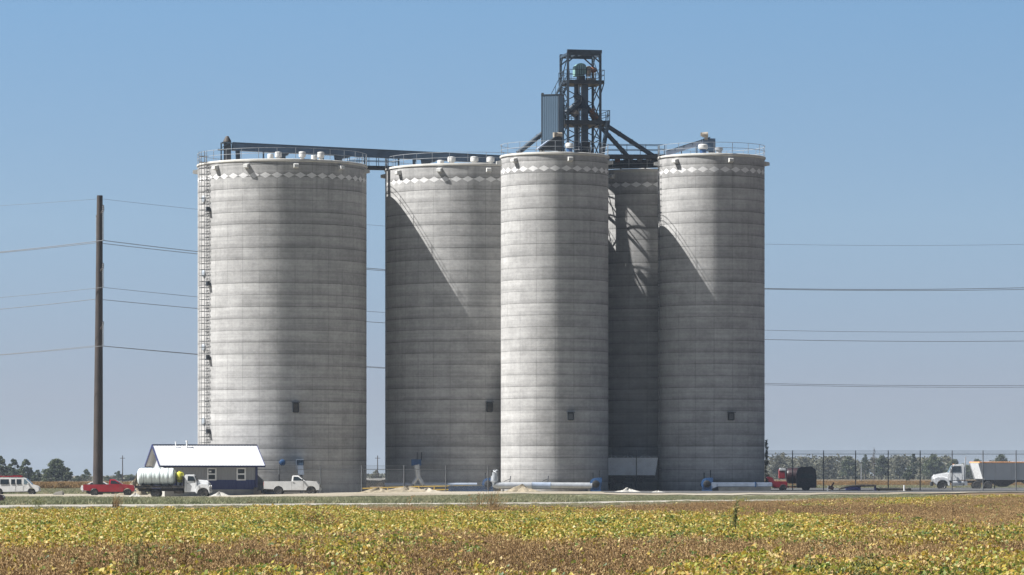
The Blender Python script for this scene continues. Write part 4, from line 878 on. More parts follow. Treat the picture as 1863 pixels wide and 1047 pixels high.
# semi tractor on the right, heading left
rt = vehicle('semi_truck', 1733, 460, 'white semi truck tractor driving left at the right edge of the yard', 'truck', R_(178))
tr = rt; dx = -.05
cf = lambda x, z: 1.02-.06*max(0, z-2)/1.0
MB().prism([(-1.35, 1.15), (.55, 1.05), (.55, 2.02), (.12, 2.88), (-.05, 3.02), (-1.25, 3.06), (-1.35, 2.95)], cf).build('cab', white, rt, .06)
side_glass(rt, [(-.95, 2.12), (.25, 2.12), (.06, 2.74), (-.12, 2.84), (-.95, 2.84)], cf); cross_glass(rt, .56, 2.06, .14, 2.88, .90, .84, glass_l)
hf = lambda x, z: .92-.16*max(0, x-1.4)-.12*max(0, z-1.5)
MB().prism([(.5, 1.0), (2.42, 1.0), (2.5, 1.35), (2.42, 1.68), (2.2, 1.80), (.5, 2.1)], hf).build('hood', white, rt, .12)
q = MB(); q.box((2.47, 0, 1.25), (.08, 1.0, .6)); q.build('grille', galv_d, rt)
q = MB(); q.box((2.52, 0, .68), (.28, 2.2, .50)); q.build('front_bumper', black_p, rt, .04)
fx = 1.28; ra = .66
for s in (-1, 1):
    q = MB(); o = [(fx-ra*math.cos(PI*k/10), .5+ra*math.sin(PI*k/10)) for k in range(11)]+[(2.35, .9), (2.3, 1.35), (1.9, 1.5), (1.2, 1.52), (.66, 1.32), (.40, .9), (.36, .45), (.5, .45)]
    q.prism(o, 0, (s*.62, s*1.1)); q.build('fender', white, rt, .05)
    q = MB(); q.box((2.38, s*.86, 1.18), (.16, .3, .22)); q.build('headlight', lamp_w, rt)
    wheel(rt, fx, s*.92, .52, .3); wheel(rt, -2.85, s*.86, .52, .54, dual=True); wheel(rt, -4.2, s*.86, .52, .54, dual=True)
    q = MB(); q.tube((-1.25, s*.86, .78), (.05, s*.86, .78), .30, n=16); q.build('fuel_tank', galv, rt)
    q = MB(); [q.box((x, s*1.0, .5), (1.2, .35, .06)) for x in (-.55,)]; q.box((-1.5, s*.9, .75), (.4, .45, .5)); q.build('cab_step', galv, rt)
    q = MB(); q.beam((.25, s*1.05, 2.2), (.3, s*1.35, 2.2), .04); q.box((.3, s*1.32, 2.25), (.1, .24, .5)); q.build('wing_mirror', black_p, rt)
    q = MB(); q.beam((-1.05, s*1.03, 1.1), (-1.05, s*1.03, 2.0), .015, .012); q.beam((.3, s*1.03, 1.1), (.3, s*1.03, 2.0), .015, .012); q.build('door_seam', black_p, rt)
q = MB(); q.tube((-1.55, -.75, 1.0), (-1.55, -.75, 3.3), .09, n=10); q.tube((-1.55, -.75, 3.3), (-1.65, -.75, 3.95), .07, n=10); q.build('exhaust_stack', galv, rt)
q = MB(); [q.box((-2, y, .95), (6.4, .14, .3)) for y in (-.42, .42)]; [q.tube((x, -.8, .52), (x, .8, .52), .12) for x in (-2.85, -4.2)]; q.box((-3.5, 0, 1.12), (1.0, .9, .1)); q.build('chassis', black_p, rt)
for y in (-.6, -.3, 0, .3, .6): q = MB(); q.box((-.1, y, 3.06), (.1, .12, .08)); q.build('marker_light', orange, rt)
def hopper_trailer(loc, rz, L_, zb_, zt_, label, tarp_m, side_m, front_slope, group='grain trailers', bows=False, wheels=((-1, 1),)):
    rt = empty('grain_trailer', loc, label, 'trailer', group, rz); W = 1.25
    o = [(-L_/2, zb_+.05), (-L_/2+.02, zt_), (L_/2, zt_), (L_/2-front_slope, zb_)]
    MB().prism(o, W).build('trailer_body', side_m, rt, .03)
    q = MB(); 
    for s in (-1, 1): q.beam((-L_/2, s*(W+.02), zt_-.05), (L_/2, s*(W+.02), zt_-.05), .08, .14); q.beam((-L_/2, s*(W+.02), zb_+.05), (L_/2-front_slope, s*(W+.02), zb_+.05), .06, .12)
    n = int(L_/1.9)
    for k in range(1, n): x = -L_/2+L_*k/n; [q.beam((x, s*(W+.015), zb_+.1), (x, s*(W+.015), zt_-.1), .05, .04) for s in (-1, 1)]
    q.build('trailer_rib', side_m, rt)
    if tarp_m: q = MB(); q.prism([(-L_/2-.05, zt_), (-L_/2-.02, zt_+.06), (L_/2+.0, zt_+.14), (L_/2+.04, zt_+.02)], W+.06); q.tube((-L_/2, -W-.05, zt_+.06), (L_/2, -W-.05, zt_+.06), .09, n=10); q.tube((-L_/2, W+.05, zt_+.06), (L_/2, W+.05, zt_+.06), .09, n=10); q.build('tarp', tarp_m, rt)
    if bows:
        for x in (-2.0, -.3, 1.5):
            q = MB(); q.path([(x+.5*math.cos(a), -W+.02, zt_+.02+.22*math.sin(a)) for a in np.linspace(0, PI, 9)], .05, 6); q.path([(x, W*math.cos(a), zt_+.3*math.sin(a)) for a in np.linspace(0, PI, 9)], .05, 6); q.build('tarp_bow', galv, rt)
    for x in (-L_*.22, L_*.16):
        q = MB(); q.add([(x+a*w, b*d, z) for z, w, d in ((zb_, L_*.16, W-.1), (zb_-.85, .35, .4)) for a, b in ((-1, -1), (1, -1), (1, 1), (-1, 1))], [(3, 2, 1, 0), (4, 5, 6, 7), (0, 1, 5, 4), (1, 2, 6, 5), (2, 3, 7, 6), (3, 0, 4, 7)]); q.build('hopper', black_p, rt)
    q = MB(); [q.box((0, y, zb_-.14), (L_-front_slope-.4, .14, .28)) for y in (-.5, .5)]; q.box((-L_/2+1.6, 0, .72), (2.8, 1.5, .25)); q.build('trailer_frame', black_p, rt)
    for x in (-L_/2+1.0, -L_/2+2.3):
        for s in (-1, 1): wheel(rt, x, s*.95, .5, .5, dual=True)
    for s in (-1, 1): q = MB(); q.beam((L_/2-2.3, s*.8, 0.02), (L_/2-2.3, s*.8, zb_-.1), .12); q.box((L_/2-2.3, s*.8, .04), (.3, .3, .08)); q.build('landing_leg', steel_d, rt)
    return rt
side_g = mat('brushed_trailer_side', (.50, .50, .49), .45, .1, var=.06, scale=.6)
Y = 460; xl = X(1774, Y)
ht = hopper_trailer(V((xl+5.1, Y+1.6, gz(xl, Y))), R_(199), 11.0, 1.18, 3.22, 'grey-sided grain trailer with an orange tarp edge, hitched behind the semi truck', orange, side_g, .65)
q = MB(); q.prism([(5.52, 3.2), (5.60, 3.2), (4.98, 1.3), (4.90, 1.3)], 1.2); q.build('front_panel', white, ht)
ht = hopper_trailer(V((12.45, 399.6, gz(13, 399))), 0, 5.7, 1.75, 3.55, 'white grain trailer parked in the shaded gap between the two slim silos', None, white_b, .3, bows=True)

# red machine right of the silos; its shaded side is painted maroon
Y = 419
rt = vehicle('red_wagon', 1441, Y, 'red tank wagon, its shaded side painted maroon and end-top glare painted white, right of the silos', 'wagon', R_(0))
sc_ = F/Y; u = lambda px: (px-1441)/sc_; g0 = rt.location.z; z_ = lambda py: Z(py, Y)-g0
o = [(u(1448), z_(888)), (u(1447), z_(862)), (u(1450), z_(853)), (u(1456), z_(849.5)), (u(1476), z_(849.5)), (u(1482), z_(854)), (u(1484), z_(866)), (u(1484), z_(888))]
q = MB(); q.prism(o, 0, (-1.2, -.7)); q.build('end_shroud', maroon, rt, .06)
q = MB(); q.prism([(u(1453), z_(870)), (u(1456), z_(862)), (u(1476), z_(862)), (u(1479), z_(870))], 0, (-1.23, -1.0)); q.build('shroud_panel', steel_d, rt)
q = MB(); c = (u(1440)+0, 0, (z_(851)+z_(880))/2); q.lathe([(.3, -1.35), (.75, -1.25), (.86, -1.0), (.86, 1.2), (.7, 1.35)], (u(1452), .1, z_(866)), 'X', 24); q.build('barrel', maroon, rt)
q = MB(); q.prism([(u(1417), z_(871)), (u(1416.5), z_(856)), (u(1419), z_(852.5)), (u(1427), z_(852.5)), (u(1428), z_(871))], .5); q.build('end_box', red, rt, .04)
q = MB(); q.prism([(u(1416.6), z_(857)), (u(1419), z_(852)), (u(1428), z_(852)), (u(1430), z_(856.5))], .54); q.build('end_glare', white, rt, .03)  # white prism paints the sun glare on top of the red end
q = MB(); q.prism([(u(1393), z_(871)), (u(1396), z_(867)), (u(1405), z_(869.5)), (u(1409), z_(876)), (u(1432), z_(876.5)), (u(1432), z_(887)), (u(1407), z_(887)), (u(1402), z_(880)), (u(1394), z_(876))], .5); q.build('deck', red, rt, .04)
q = MB(); q.box((u(1443), 0, z_(886)), (4.6, .9, .2)); q.beam((u(1407), -.52, z_(888)), (u(1432), -.52, z_(888)), .08, .12); q.build('wagon_frame', rust, rt)
for px in (1424, 1466):
    for s in (-1, 1): wheel(rt, u(px), s*.8, .38, .28)
# farm wagon glimpsed in the gap between the wide silos
rt = vehicle('farm_wagon', 685, 428, 'dark farm wagon with a sagging pale tarp, in the gap between the wide silos', 'wagon'); g0 = rt.location.z; z_ = lambda py: Z(py, 428)-g0
q = MB(); q.prism([(-1.6, .55), (1.4, .55), (1.9, z_(872)), (-1.9, z_(873))], 1.1); q.build('wagon_box', black_p, rt, .03)
q = MB(); q.prism([(-1.95, z_(870)), (-.9, z_(874)), (.5, z_(874.5)), (1.9, z_(869)), (1.9, z_(868)), (.5, z_(870.5)), (-.9, z_(871)), (-1.95, z_(867))], 1.15); q.build('tarp', tarp, rt)
q = MB(); q.box((1.25, -1.1, z_(879)), (.3, .2, .9)); q.build('tail_gate', galv, rt)
for x in (-1.1, 1.1):
    for s in (-1, 1): wheel(rt, x, s*.85, .4, .28)

# ---------------------------------------------------------------- fences
def mesh_mat():
    m = bpy.data.materials.new('chain_link'); g = NG(nt(m)); tc = g.n('ShaderNodeTexCoord').outputs['Object']; sp = g.n('ShaderNodeSeparateXYZ'); g.l(tc, sp.inputs[0])
    def wires(op):
        a = g.math('FRACT', g.math('MULTIPLY', g.math(op, sp.outputs['X'], sp.outputs['Z']), 12.0)); return g.math('LESS_THAN', a, .075)
    w = g.math('MAXIMUM', wires('ADD'), wires('SUBTRACT'))
    t = g.n('ShaderNodeBsdfTransparent'); b = g.n('ShaderNodeBsdfPrincipled', i_Roughness=.5, i_Metallic=.3); b.inputs['Base Color'].default_value = (.35, .36, .37, 1)
    mx = g.n('ShaderNodeMixShader'); g.l(w, mx.inputs[0]); g.l(t.outputs[0], mx.inputs[1]); g.l(b.outputs[0], mx.inputs[2]); o = g.n('ShaderNodeOutputMaterial'); g.l(mx.outputs[0], o.inputs[0]); return m
link_m = mesh_mat()
def fence(pts, htop, hmesh, posts, label, extra=True):
    """pts: ground line (x,y); posts: x positions"""
    p0 = V((*pts[0], gz(*pts[0]))); rt = empty('chain_link_fence', p0, label, 'fence', 'chain-link fences')
    def on(x):
        for (x0, y0), (x1, y1) in zip(pts, pts[1:]):
            if x <= x1 or (x1, y1) == tuple(pts[-1]): y = y0+(y1-y0)*(x-x0)/(x1-x0); return V((x, y, gz(x, y)))-p0
    a, b = on(pts[0][0]), on(pts[-1][0]); zt = htop-p0.z; zm = hmesh-p0.z
    for x in posts:
        e = on(x); MB().path([V((e.x, e.y, e.z-.2)), V((e.x, e.y, zm)), V((e.x, e.y-.02, zt+.05))], [.055, .055, .04], 8).build('post', galv_f, rt)
    q = MB(); q.beam(V((a.x, a.y, zm)), V((b.x, b.y, zm)), .06); q.build('top_rail', galv_f, rt)
    for k in range(3):
        z = zm+(zt-zm)*(k+1)/3; q = MB(); q.beam(V((a.x, a.y, z)), V((b.x, b.y, z)), .025); q.build('barbed_wire', galv_f, rt)
    q = MB(); q.add([V((a.x, a.y, a.z)), V((b.x, b.y, b.z)), V((b.x, b.y, zm)), V((a.x, a.y, zm))], [(0, 1, 2, 3)]); q.build('chain_link_mesh', link_m, rt)
    return rt
YF = 386.5
fence([(X(466, YF), YF), (X(908, YF), YF)], Z(847.5, YF), Z(854.5, YF), [X(p, YF) for p in (508, 583, 658, 735, 811, 888)], 'chain-link fence running in front of the two wide silos')
fence([(X(1110, 397), 397), (X(1196, 397), 397)], Z(820.5, 397), Z(829, 397), [X(1158, 397)], 'short chain-link fence closing the gap between the two slim silos')
fence([(X(1392, 398.5), 398.5), (X(2000, 400), 400)], Z(820.5, 399), Z(826.5, 399), [X(p, 399) for p in (1441.5, 1498, 1556.5, 1616, 1674.5, 1733, 1789.5, 1850, 1909, 1968)], 'tall chain-link fence topped with barbed wire, right of the silos')

# ---------------------------------------------------------------- mounds, scrap, odds and ends
def mound(px, Y, w, d, h, m, label, name='gravel_pile', seed=1, cat='pile', skew=0):
    rr = random.Random(seed); x = X(px, Y); n = 54; k = 16; vs = []; fs = []; lob = [(rr.uniform(0, 6.28), rr.uniform(.06, .2), rr.randint(2, 6)) for _ in range(5)]
    for j in range(k+1):
        t = j/k
        for i in range(n):
            a = 2*PI*i/n; wv = 1+sum(q*math.sin(c*a+b) for b, q, c in lob); r = t*wv; hz = h*(1-t)**1.15*(1+.22*math.sin(a*3+seed+t*4)+.15*math.sin(a*7+t*9))+h*rr.uniform(-.10, .12)*(1-t)
            vs.append((r*w/2*math.cos(a)+skew*(1-t), r*d/2*math.sin(a), hz if j < k else -.12))
    for j in range(k): fs += [(j*n+i, (j+1)*n+i, (j+1)*n+(i+1) % n, j*n+(i+1) % n) for i in range(n)]
    o = MB(); o.v = vs; o.f = fs; o.mi = [0]*len(fs); ob = o.build(name, m, None, smooth=20, loc=(x, Y, gz(x, Y)+.05)); return tag(ob, label, cat, 'piles of earth and rubble')
mound(742, 377, 7.6, 3, .50, tan_soil, 'long low tan earth bank below the left end of the yellow guardrail', seed=2)
mound(690, 376, 4.5, 2.5, .42, tan_soil, 'small brownish heap at the far left end of the yellow guardrail', seed=3)
mound(778, 377, 3.8, 3, .36, gravel_m, 'pale gravel bank under the middle of the yellow guardrail', seed=4)
mound(950, 376, 3.9, 2.6, .62, tan_soil, 'tan soil heap under the silver duct', seed=5)
mound(1142, 376, 2.8, 2, .38, rubble_m, 'pale gravel heap in front of the gap with the parked trailer', seed=6)
mound(1197, 372, 2.0, 1.6, .2, rubble_m, 'tiny pale gravel heap at the left foot of the right silo', seed=16)
mound(245, 425, 2.6, 3, 1.85, tan_soil, 'sand heap behind the rear end of the white tank', seed=7, skew=.2)
mound(399, 377, 2.0, 1.3, .36, rubble_m, 'heap of white rubble between the truck front wheel and the office', seed=8)
mound(247, 385, 1.3, 1.0, .38, rubble_m, 'low heap of pale rubble just behind the red pickup nose', seed=9)
o = MB(); o.prism([(-.62, 0), (.62, 0), (.55, .5), (.30, .52), (-.35, .40)], .5); ob = o.build('concrete_block', conc_b, None, .08, loc=(X(106, 425), 425, gz(X(106, 425), 425))); ob.scale = (1.0, 1, 1); tag(ob, 'pale concrete block lying in the yard between the van and the red pickup', 'block')
# scrap and low implement on the right
Y = 392; g0 = gz(X(1555, Y), Y)
rt = empty('implement_frame', V((X(1560, Y), Y, g0)), 'low dark implement frame lying in the yard right of the red machine', 'frame'); s_ = F/Y; u = lambda px: (px-1560)/s_; z_ = lambda py: Z(py, Y)-g0
q = MB(); q.path([(u(1525), -.6, z_(890)), (u(1545), -.6, z_(885)), (u(1565), -.6, z_(883.5)), (u(1592), -.6, z_(883.5))], .09, 8); q.path([(u(1530), .6, z_(889)), (u(1552), .6, z_(885)), (u(1592), .6, z_(884))], .09, 8); [q.beam((u(p), -.6, z_(884.5)), (u(p), .6, z_(884.5)), .1) for p in (1560, 1575, 1592)]; q.build('frame_bar', black_p, rt)
q = MB(); [q.beam((u(p), y, -.1), (u(p), y, z_(884)), .1) for p in (1562, 1592) for y in (-.6, .6)]; q.box((u(1552), 0, z_(889)), (1.5, .9, .35)); q.build('frame_foot', blue_d, rt)
rt = empty('pipe_stack', V((X(1620, Y), Y, g0)), 'low stack of dark pipes on the ground at the foot of the tall fence', 'pipes'); 
q = MB(); [q.tube((-1.6, .25*k, .12+.2*(k % 2)), (1.6+.2*k, .25*k, .12+.2*(k % 2)), .12, n=10) for k in range(5)]; q.build('steel_pipe', black_p, rt); q = MB(); [q.box((x, .5, .02), (.15, 1.6, .1)) for x in (-1, 1)]; q.build('timber', rust, rt)
rt = empty('marker_post', V((X(1645, 388), 388, gz(40, 388))), 'short white post standing left of the semi truck', 'post'); q = MB(); q.tube((0, 0, -.1), (0, 0, .75), .07, n=10); q.build('post_shaft', white, rt); q = MB(); q.box((-.22, 0, .08), (.7, .4, .16)); q.build('post_base', conc_b, rt)
rt = empty('scrap_machine', V((X(1510, Y), Y, g0)), 'small rusty scrap piece with a red arm and pale leg, by the first fence posts', 'scrap')
q = MB(); q.box((.1, 0, .45), (.55, .5, .35), 0, .3); q.beam((.1, 0, .5), (.4, 0, 1.0), .16); q.build('scrap_body', maroon, rt, .03); q = MB(); q.beam((-.3, 0, -.05), (-.15, 0, .6), .12); q.beam((.3, 0, -.05), (.2, 0, .4), .1); q.build('scrap_leg', galv, rt)
# ---------------------------------------------------------------- vegetation
def leaf_mesh(name, P, A, B, m, tone, tri=False):
    """cards: centres P, half axes A and B (n,3)"""
    n = len(P)
    v = np.stack([P-A, P+B*.75, P+A, P-B*.75], 1).reshape(-1, 3)
    me = bpy.data.meshes.new(name); me.vertices.add(4*n); me.vertices.foreach_set('co', v.ravel().astype(np.float32))
    me.loops.add(4*n); me.loops.foreach_set('vertex_index', np.arange(4*n, dtype=np.int32))
    me.polygons.add(n); me.polygons.foreach_set('loop_start', np.arange(0, 4*n, 4, dtype=np.int32)); me.polygons.foreach_set('loop_total', np.full(n, 4, dtype=np.int32))
    me.materials.append(m); a = me.attributes.new('tone', 'FLOAT', 'FACE'); a.data.foreach_set('value', tone.astype(np.float32)); me.update(calc_edges=True); me.validate(); return me
def rand_dirs(n, up=0.0):
    d = rng.normal(size=(n, 3)); d[:, 2] += up; return d/np.linalg.norm(d, axis=1, keepdims=True)
def perp(d):
    r = rng.normal(size=d.shape); a = np.cross(d, r); return a/np.linalg.norm(a, axis=1, keepdims=True)
def cards(P, size, up, asp=.7):
    n = len(P); nrm = rand_dirs(n, up); a = perp(nrm); b = np.cross(nrm, a); s = size*rng.uniform(.7, 1.3, (n, 1)); return a*s, b*s*asp

src = bpy.data.collections.new('scatter_sources')              # not linked to the scene: only instanced by the stuff objects
def source(me): o = bpy.data.objects.new(me.name, me); return o
def scatter(name, pts, objs, m):
    """pts rows: x y z rot scale index"""
    c = bpy.data.collections.new(name+'_sources')
    for i, o in enumerate(objs): o.name = '%s_src_%02d' % (name, i); c.objects.link(o)
    pts = np.asarray(pts); me = bpy.data.meshes.new(name); me.vertices.add(len(pts)); me.vertices.foreach_set('co', pts[:, :3].astype(np.float32).ravel())
    for nm, ty, k in (('rot', 'FLOAT', 3), ('scl', 'FLOAT', 4), ('idx', 'INT', 5)):
        a = me.attributes.new(nm, ty, 'POINT'); a.data.foreach_set('value', pts[:, k].astype(np.float32 if ty == 'FLOAT' else np.int32))
    ob = bpy.data.objects.new(name, me); COL.objects.link(ob); ob['kind'] = 'stuff'
    t = bpy.data.node_groups.new(name, 'GeometryNodeTree'); t.interface.new_socket('Geometry', in_out='INPUT', socket_type='NodeSocketGeometry'); t.interface.new_socket('Geometry', in_out='OUTPUT', socket_type='NodeSocketGeometry')
    N = t.nodes.new; L = t.links.new; gi = N('NodeGroupInput'); go = N('NodeGroupOutput'); ci = N('GeometryNodeCollectionInfo'); ci.inputs['Collection'].default_value = c; ci.inputs['Separate Children'].default_value = True; ci.inputs['Reset Children'].default_value = True
    ip = N('GeometryNodeInstanceOnPoints'); ip.inputs['Pick Instance'].default_value = True
    def at_(nm, ty): x = N('GeometryNodeInputNamedAttribute'); x.data_type = ty; x.inputs['Name'].default_value = nm; return x.outputs['Attribute']
    cx = N('ShaderNodeCombineXYZ'); L(at_('rot', 'FLOAT'), cx.inputs[2]); er = N('FunctionNodeEulerToRotation'); L(cx.outputs[0], er.inputs[0])
    L(gi.outputs[0], ip.inputs['Points']); L(ci.outputs[0], ip.inputs['Instance']); L(at_('idx', 'INT'), ip.inputs['Instance Index']); L(er.outputs[0], ip.inputs['Rotation']); L(at_('scl', 'FLOAT'), ip.inputs['Scale']); L(ip.outputs[0], go.inputs[0])
    md = ob.modifiers.new('scatter', 'NODES'); md.node_group = t; return ob

def trifoliate(n, rmax, hf, tone0, spread, size, up):
    """leaves in threes on one stalk end: they share a place and a tone"""
    r = np.sqrt(rng.uniform(0, 1, n))*rmax; a = rng.uniform(0, 2*PI, n); c = np.stack([r*np.cos(a), r*np.sin(a), hf(r)], 1); tn = np.clip(rng.normal(tone0, spread, n), 0, 1)
    P = np.repeat(c, 3, 0)+rng.normal(0, .042, (3*n, 3))*np.array([1, 1, .45]); A, B = cards(P, size, up, .8); return P, A, B, np.clip(np.repeat(tn, 3)+rng.normal(0, .07, 3*n), 0, 1)
def bean_leafy(seed, tone0, n=76):
    hf = lambda r: np.clip(.64-.18*(r/.48)**2-np.abs(rng.normal(0, .13, len(r))), .08, .70)
    P, A, B, tone = trifoliate(n, .48, hf, tone0, .24, .046, 1.0)
    k = 26; Ps = np.stack([rng.uniform(-.35, .35, k), rng.uniform(-.35, .35, k), rng.uniform(.2, .5, k)], 1); As = np.stack([rng.normal(0, .03, k), rng.normal(0, .03, k), rng.uniform(.1, .2, k)], 1); Bs = perp(As)*.006
    return leaf_mesh('bean_plant', np.r_[P, Ps], np.r_[A, As], np.r_[B, Bs], soy_m, np.r_[tone, np.full(k, .95)])
def bean_sparse(tone0, n=7):
    P, A, B, tone = trifoliate(n, .5, lambda r: rng.uniform(.34, .66, len(r)), tone0, .28, .044, .8)
    return leaf_mesh('bean_plant', P, A, B, soy_m, tone)
def bean_dry(seed, tone0, ns=46):
    P = []; A = []; B = []; T_ = []
    for _ in range(ns):
        x, y = rng.uniform(-.45, .45, 2); h = rng.uniform(.36, .66); lean = rng.normal(0, .07, 2); tn = np.clip(rng.normal(tone0, .2), 0, 1)
        d = np.array([lean[0], lean[1], h]); P.append(np.array([x, y, 0])+d/2); A.append(d/2); th = rng.uniform(0, 2*PI); B.append(np.array([math.cos(th), math.sin(th), 0])*.007); T_.append(tn*.7)
        for k in range(8):
            t = rng.uniform(.3, 1.02); p = np.array([x, y, 0])+d*t; dd = rng.normal(0, .5, 3); dd[2] += rng.choice([-.8, .9]); dd /= np.linalg.norm(dd); P.append(p+dd*.022); A.append(dd*.028); b = np.cross(dd, rng.normal(size=3)); B.append(b/np.linalg.norm(b)*.0105); T_.append(np.clip(tn+rng.normal(0, .18), 0, 1))
    return leaf_mesh('dry_bean_plant', np.array(P), np.array(A), np.array(B), pod_m, np.array(T_))
EDGE = [(-90, 150), (-40, 178), (-25, 195), (-17, 198), (-10, 206), (0, 206), (5, 209), (10, 232), (23, 279), (45, 329), (90, 334)]
def edge_y(x):
    for (x0, y0), (x1, y1) in zip(EDGE, EDGE[1:]):
        if x <= x1: return y0+(y1-y0)*(x-x0)/(x1-x0)
    return 400
def vnoise(seed):
    g_ = np.random.default_rng(seed).uniform(-1, 1, (64, 64))
    def f(x, y):
        xi, yi = math.floor(x), math.floor(y); u, v = x-xi, y-yi; u = u*u*(3-2*u); v = v*v*(3-2*v); q = lambda i, j: g_[(xi+i) % 64, (yi+j) % 64]
        return (q(0, 0)*(1-u)+q(1, 0)*u)*(1-v)+(q(0, 1)*(1-u)+q(1, 1)*u)*v
    return f
n1, n2, n3, n4 = vnoise(1), vnoise(2), vnoise(3), vnoise(4)
def bump(v, a, b, s): return sstep(v, a-s, a+s)*(1-sstep(v, b-s, b+s))
def green(x, y):
    """share of plants still in leaf over the field: bands that follow the drying of the crop"""
    px = CX+x*F/y; py = HY+1.72*F/y
    w = 28*n1(px/260+3, py/60); wx = 90*n2(px/300, py/40+7)
    py2 = py+w*.6; px2 = px+wx
    g_ = -.03
    g_ += .95*bump(py2, 915, 990-20*sstep(px, 100, 700), 8)*(1-sstep(px2, 560, 700))
    g_ += .85*bump(py2, 934, 974, 7)*bump(px2, 560, 1480, 70)
    g_ += .22*bump(py2, 965, 1012, 14)*bump(px2, 560, 900, 60)
    g_ += .45*bump(py2, 944, 985, 9)*bump(px2, 1600, 1950, 60)
    g_ += .55*bump(py2, 900, 913, 5)*bump(px2, 1640, 1950, 40)
    g_ += .42*bump(py2, 1004, 1080, 12)*bump(px2, 1230, 1950, 90)
    g_ += .12*bump(py2, 1020, 1080, 12)*bump(px2, 200, 1000, 90)
    return min(1, max(0, g_+.20*n3(x*.35, y*.12)+.10*n4(x*1.1, y*.5)))
leafy = [bean_leafy(i, t) for i, t in enumerate((.28, .42, .52, .60, .70))]+[bean_sparse(t) for t in (.25, .5, .75)]; dry = [bean_dry(i, t) for i, t in enumerate((.3, .45, .58, .7))]
px_ = lambda x, y: x*F/y
pl, pd = [], []
y = 40.0
while y < 372:
    half = (931*1.06/F)*y+15; st = .62 if y < 120 else .74
    x = -half
    while x < half:
        xx = x+rng.uniform(-.3, .3); yy = y+rng.uniform(-.3, .3); e = edge_y(xx)+3*n1(xx*.3, 5)
        if yy < e:
            gp = green(xx, yy); tallness = 1.0+.10*n2(xx*.2, yy*.08)+.06*rng.normal()
            if rng.uniform() < gp:
                ti = np.clip(1.9+1.6*n4(xx*.25+9, yy*.10)+rng.normal(0, .9), 0, 4)
                pl.append((xx, yy, gz(xx, yy)-.02, rng.uniform(0, 2*PI), 1.06*tallness, int(round(ti))))
            elif rng.uniform() < (.10+.42*max(0, n2(px_(xx, yy)/90, yy*.06)-.05))*(1-.75*sstep(yy, 125, 165)):
                pl.append((xx, yy, gz(xx, yy)-.02, rng.uniform(0, 2*PI), 1.05*tallness, int(5+rng.integers(0, 3))))
            if rng.uniform() < 1.0-gp*.75:
                ti = np.clip(1.4+1.6*n3(xx*.15, yy*.05)+.9*sstep(xx*F/yy, 150, 700)*0+rng.normal(0, .7), 0, 3)
                pd.append((xx, yy, gz(xx, yy)-.02, rng.uniform(0, 2*PI), 1.05*tallness*rng.uniform(.9, 1.08), int(round(ti))))
        x += st
    y += st
scatter('leafy_bean_crop', pl, [source(m) for m in leafy], soy_m)['label'] = 'yellow and green bean plants still in leaf'
scatter('dry_bean_crop', pd, [source(m) for m in dry], pod_m)['label'] = 'brown dried bean plants in the field'
# roadside grass
def grass_clump(t0, n=90, hmax=.34):
    r = np.sqrt(rng.uniform(0, 1, n))*.55; a = rng.uniform(0, 2*PI, n); h = rng.uniform(.10, hmax, n)
    A = np.stack([rng.normal(0, .07, n), rng.normal(0, .07, n), h/2], 1); P = np.stack([r*np.cos(a), r*np.sin(a), h/2], 1); B = perp(A)*.022
    return leaf_mesh('grass_tuft', P, A, B, grass_m, np.clip(rng.normal(t0, .2, n), 0, 1))
gr = [grass_clump(t) for t in (.2, .38, .55, .8)]; pg = []
for _ in range(15000):
    x = rng.uniform(-62, 40); y0 = road_far(x)+.5; y1 = ipl(YN, x)-2
    if y1-y0 < 2: continue
    y = y0+(y1-y0)*rng.uniform()
    if rng.uniform() < .6+.5*n1(x*.2, y*.06): pg.append((x, y, gz(x, y), rng.uniform(0, 6.28), rng.uniform(.7, 1.3)*(1.2 if x < 5 else .75)*(1-.5*sstep(y, y1-14, y1)), int(np.clip(round(1.3+1.2*n2(x*.15, y*.05)+rng.normal(0, .7)), 0, 3))))
for _ in range(3400):                                             # rough growth in the ditch between the field and the road
    x = rng.uniform(-62, 45); y0 = edge_y(x)-3; y1 = ipl(ROADN, x)+1.5; y = y0+(y1-y0)*(rng.uniform() if rng.uniform() < .5 else rng.uniform(.8, 1.02))
    pg.append((x, y, gz(x, y), rng.uniform(0, 6.28), rng.uniform(.30, .62), int(np.clip(round(2.1+rng.normal(0, .8)), 0, 3))))
for _ in range(2600):                                             # far verge of the yard and tufts in front of the field edge
    x = rng.uniform(-75, -38); y = rng.uniform(446, 560); pg.append((x, y, 0, rng.uniform(0, 6.28), rng.uniform(.9, 1.5), int(rng.integers(0, 4))))
for _ in range(1500):
    x = rng.uniform(30, 90); y = rng.uniform(485, 575); pg.append((x, y, gz(x, y), rng.uniform(0, 6.28), rng.uniform(.6, 1.1), int(rng.integers(0, 4))))
scatter('roadside_grass', pg, [source(m) for m in gr], grass_m)['label'] = 'rough green verge grass along the gravel road'
# far crop strips
def crop_clump(t0, h=.95, n=120):
    P = np.stack([rng.uniform(-1, 1, n), rng.uniform(-.8, .8, n), rng.uniform(.1, h, n)], 1); A = np.stack([rng.normal(0, .05, n), rng.normal(0, .05, n), rng.uniform(.1, .25, n)], 1); B = perp(A)*.06
    return leaf_mesh('crop_clump', P, A, B, weed_m, np.clip(rng.normal(t0, .2, n), 0, 1))
cr = [crop_clump(t) for t in (.3, .5, .7)]; pc = []
for _ in range(5200):
    x = rng.uniform(-105, -36); y = 566+100*rng.uniform()**1.6; pc.append((x, y, 0, rng.uniform(0, 6.28), rng.uniform(.9, 1.15), int(rng.integers(0, 3))))
for _ in range(5200):
    x = rng.uniform(45, 190); y = 640+260*rng.uniform()**1.3; pc.append((x, y, gz(x, y), rng.uniform(0, 6.28), rng.uniform(.35, .5), int(rng.integers(0, 3))))
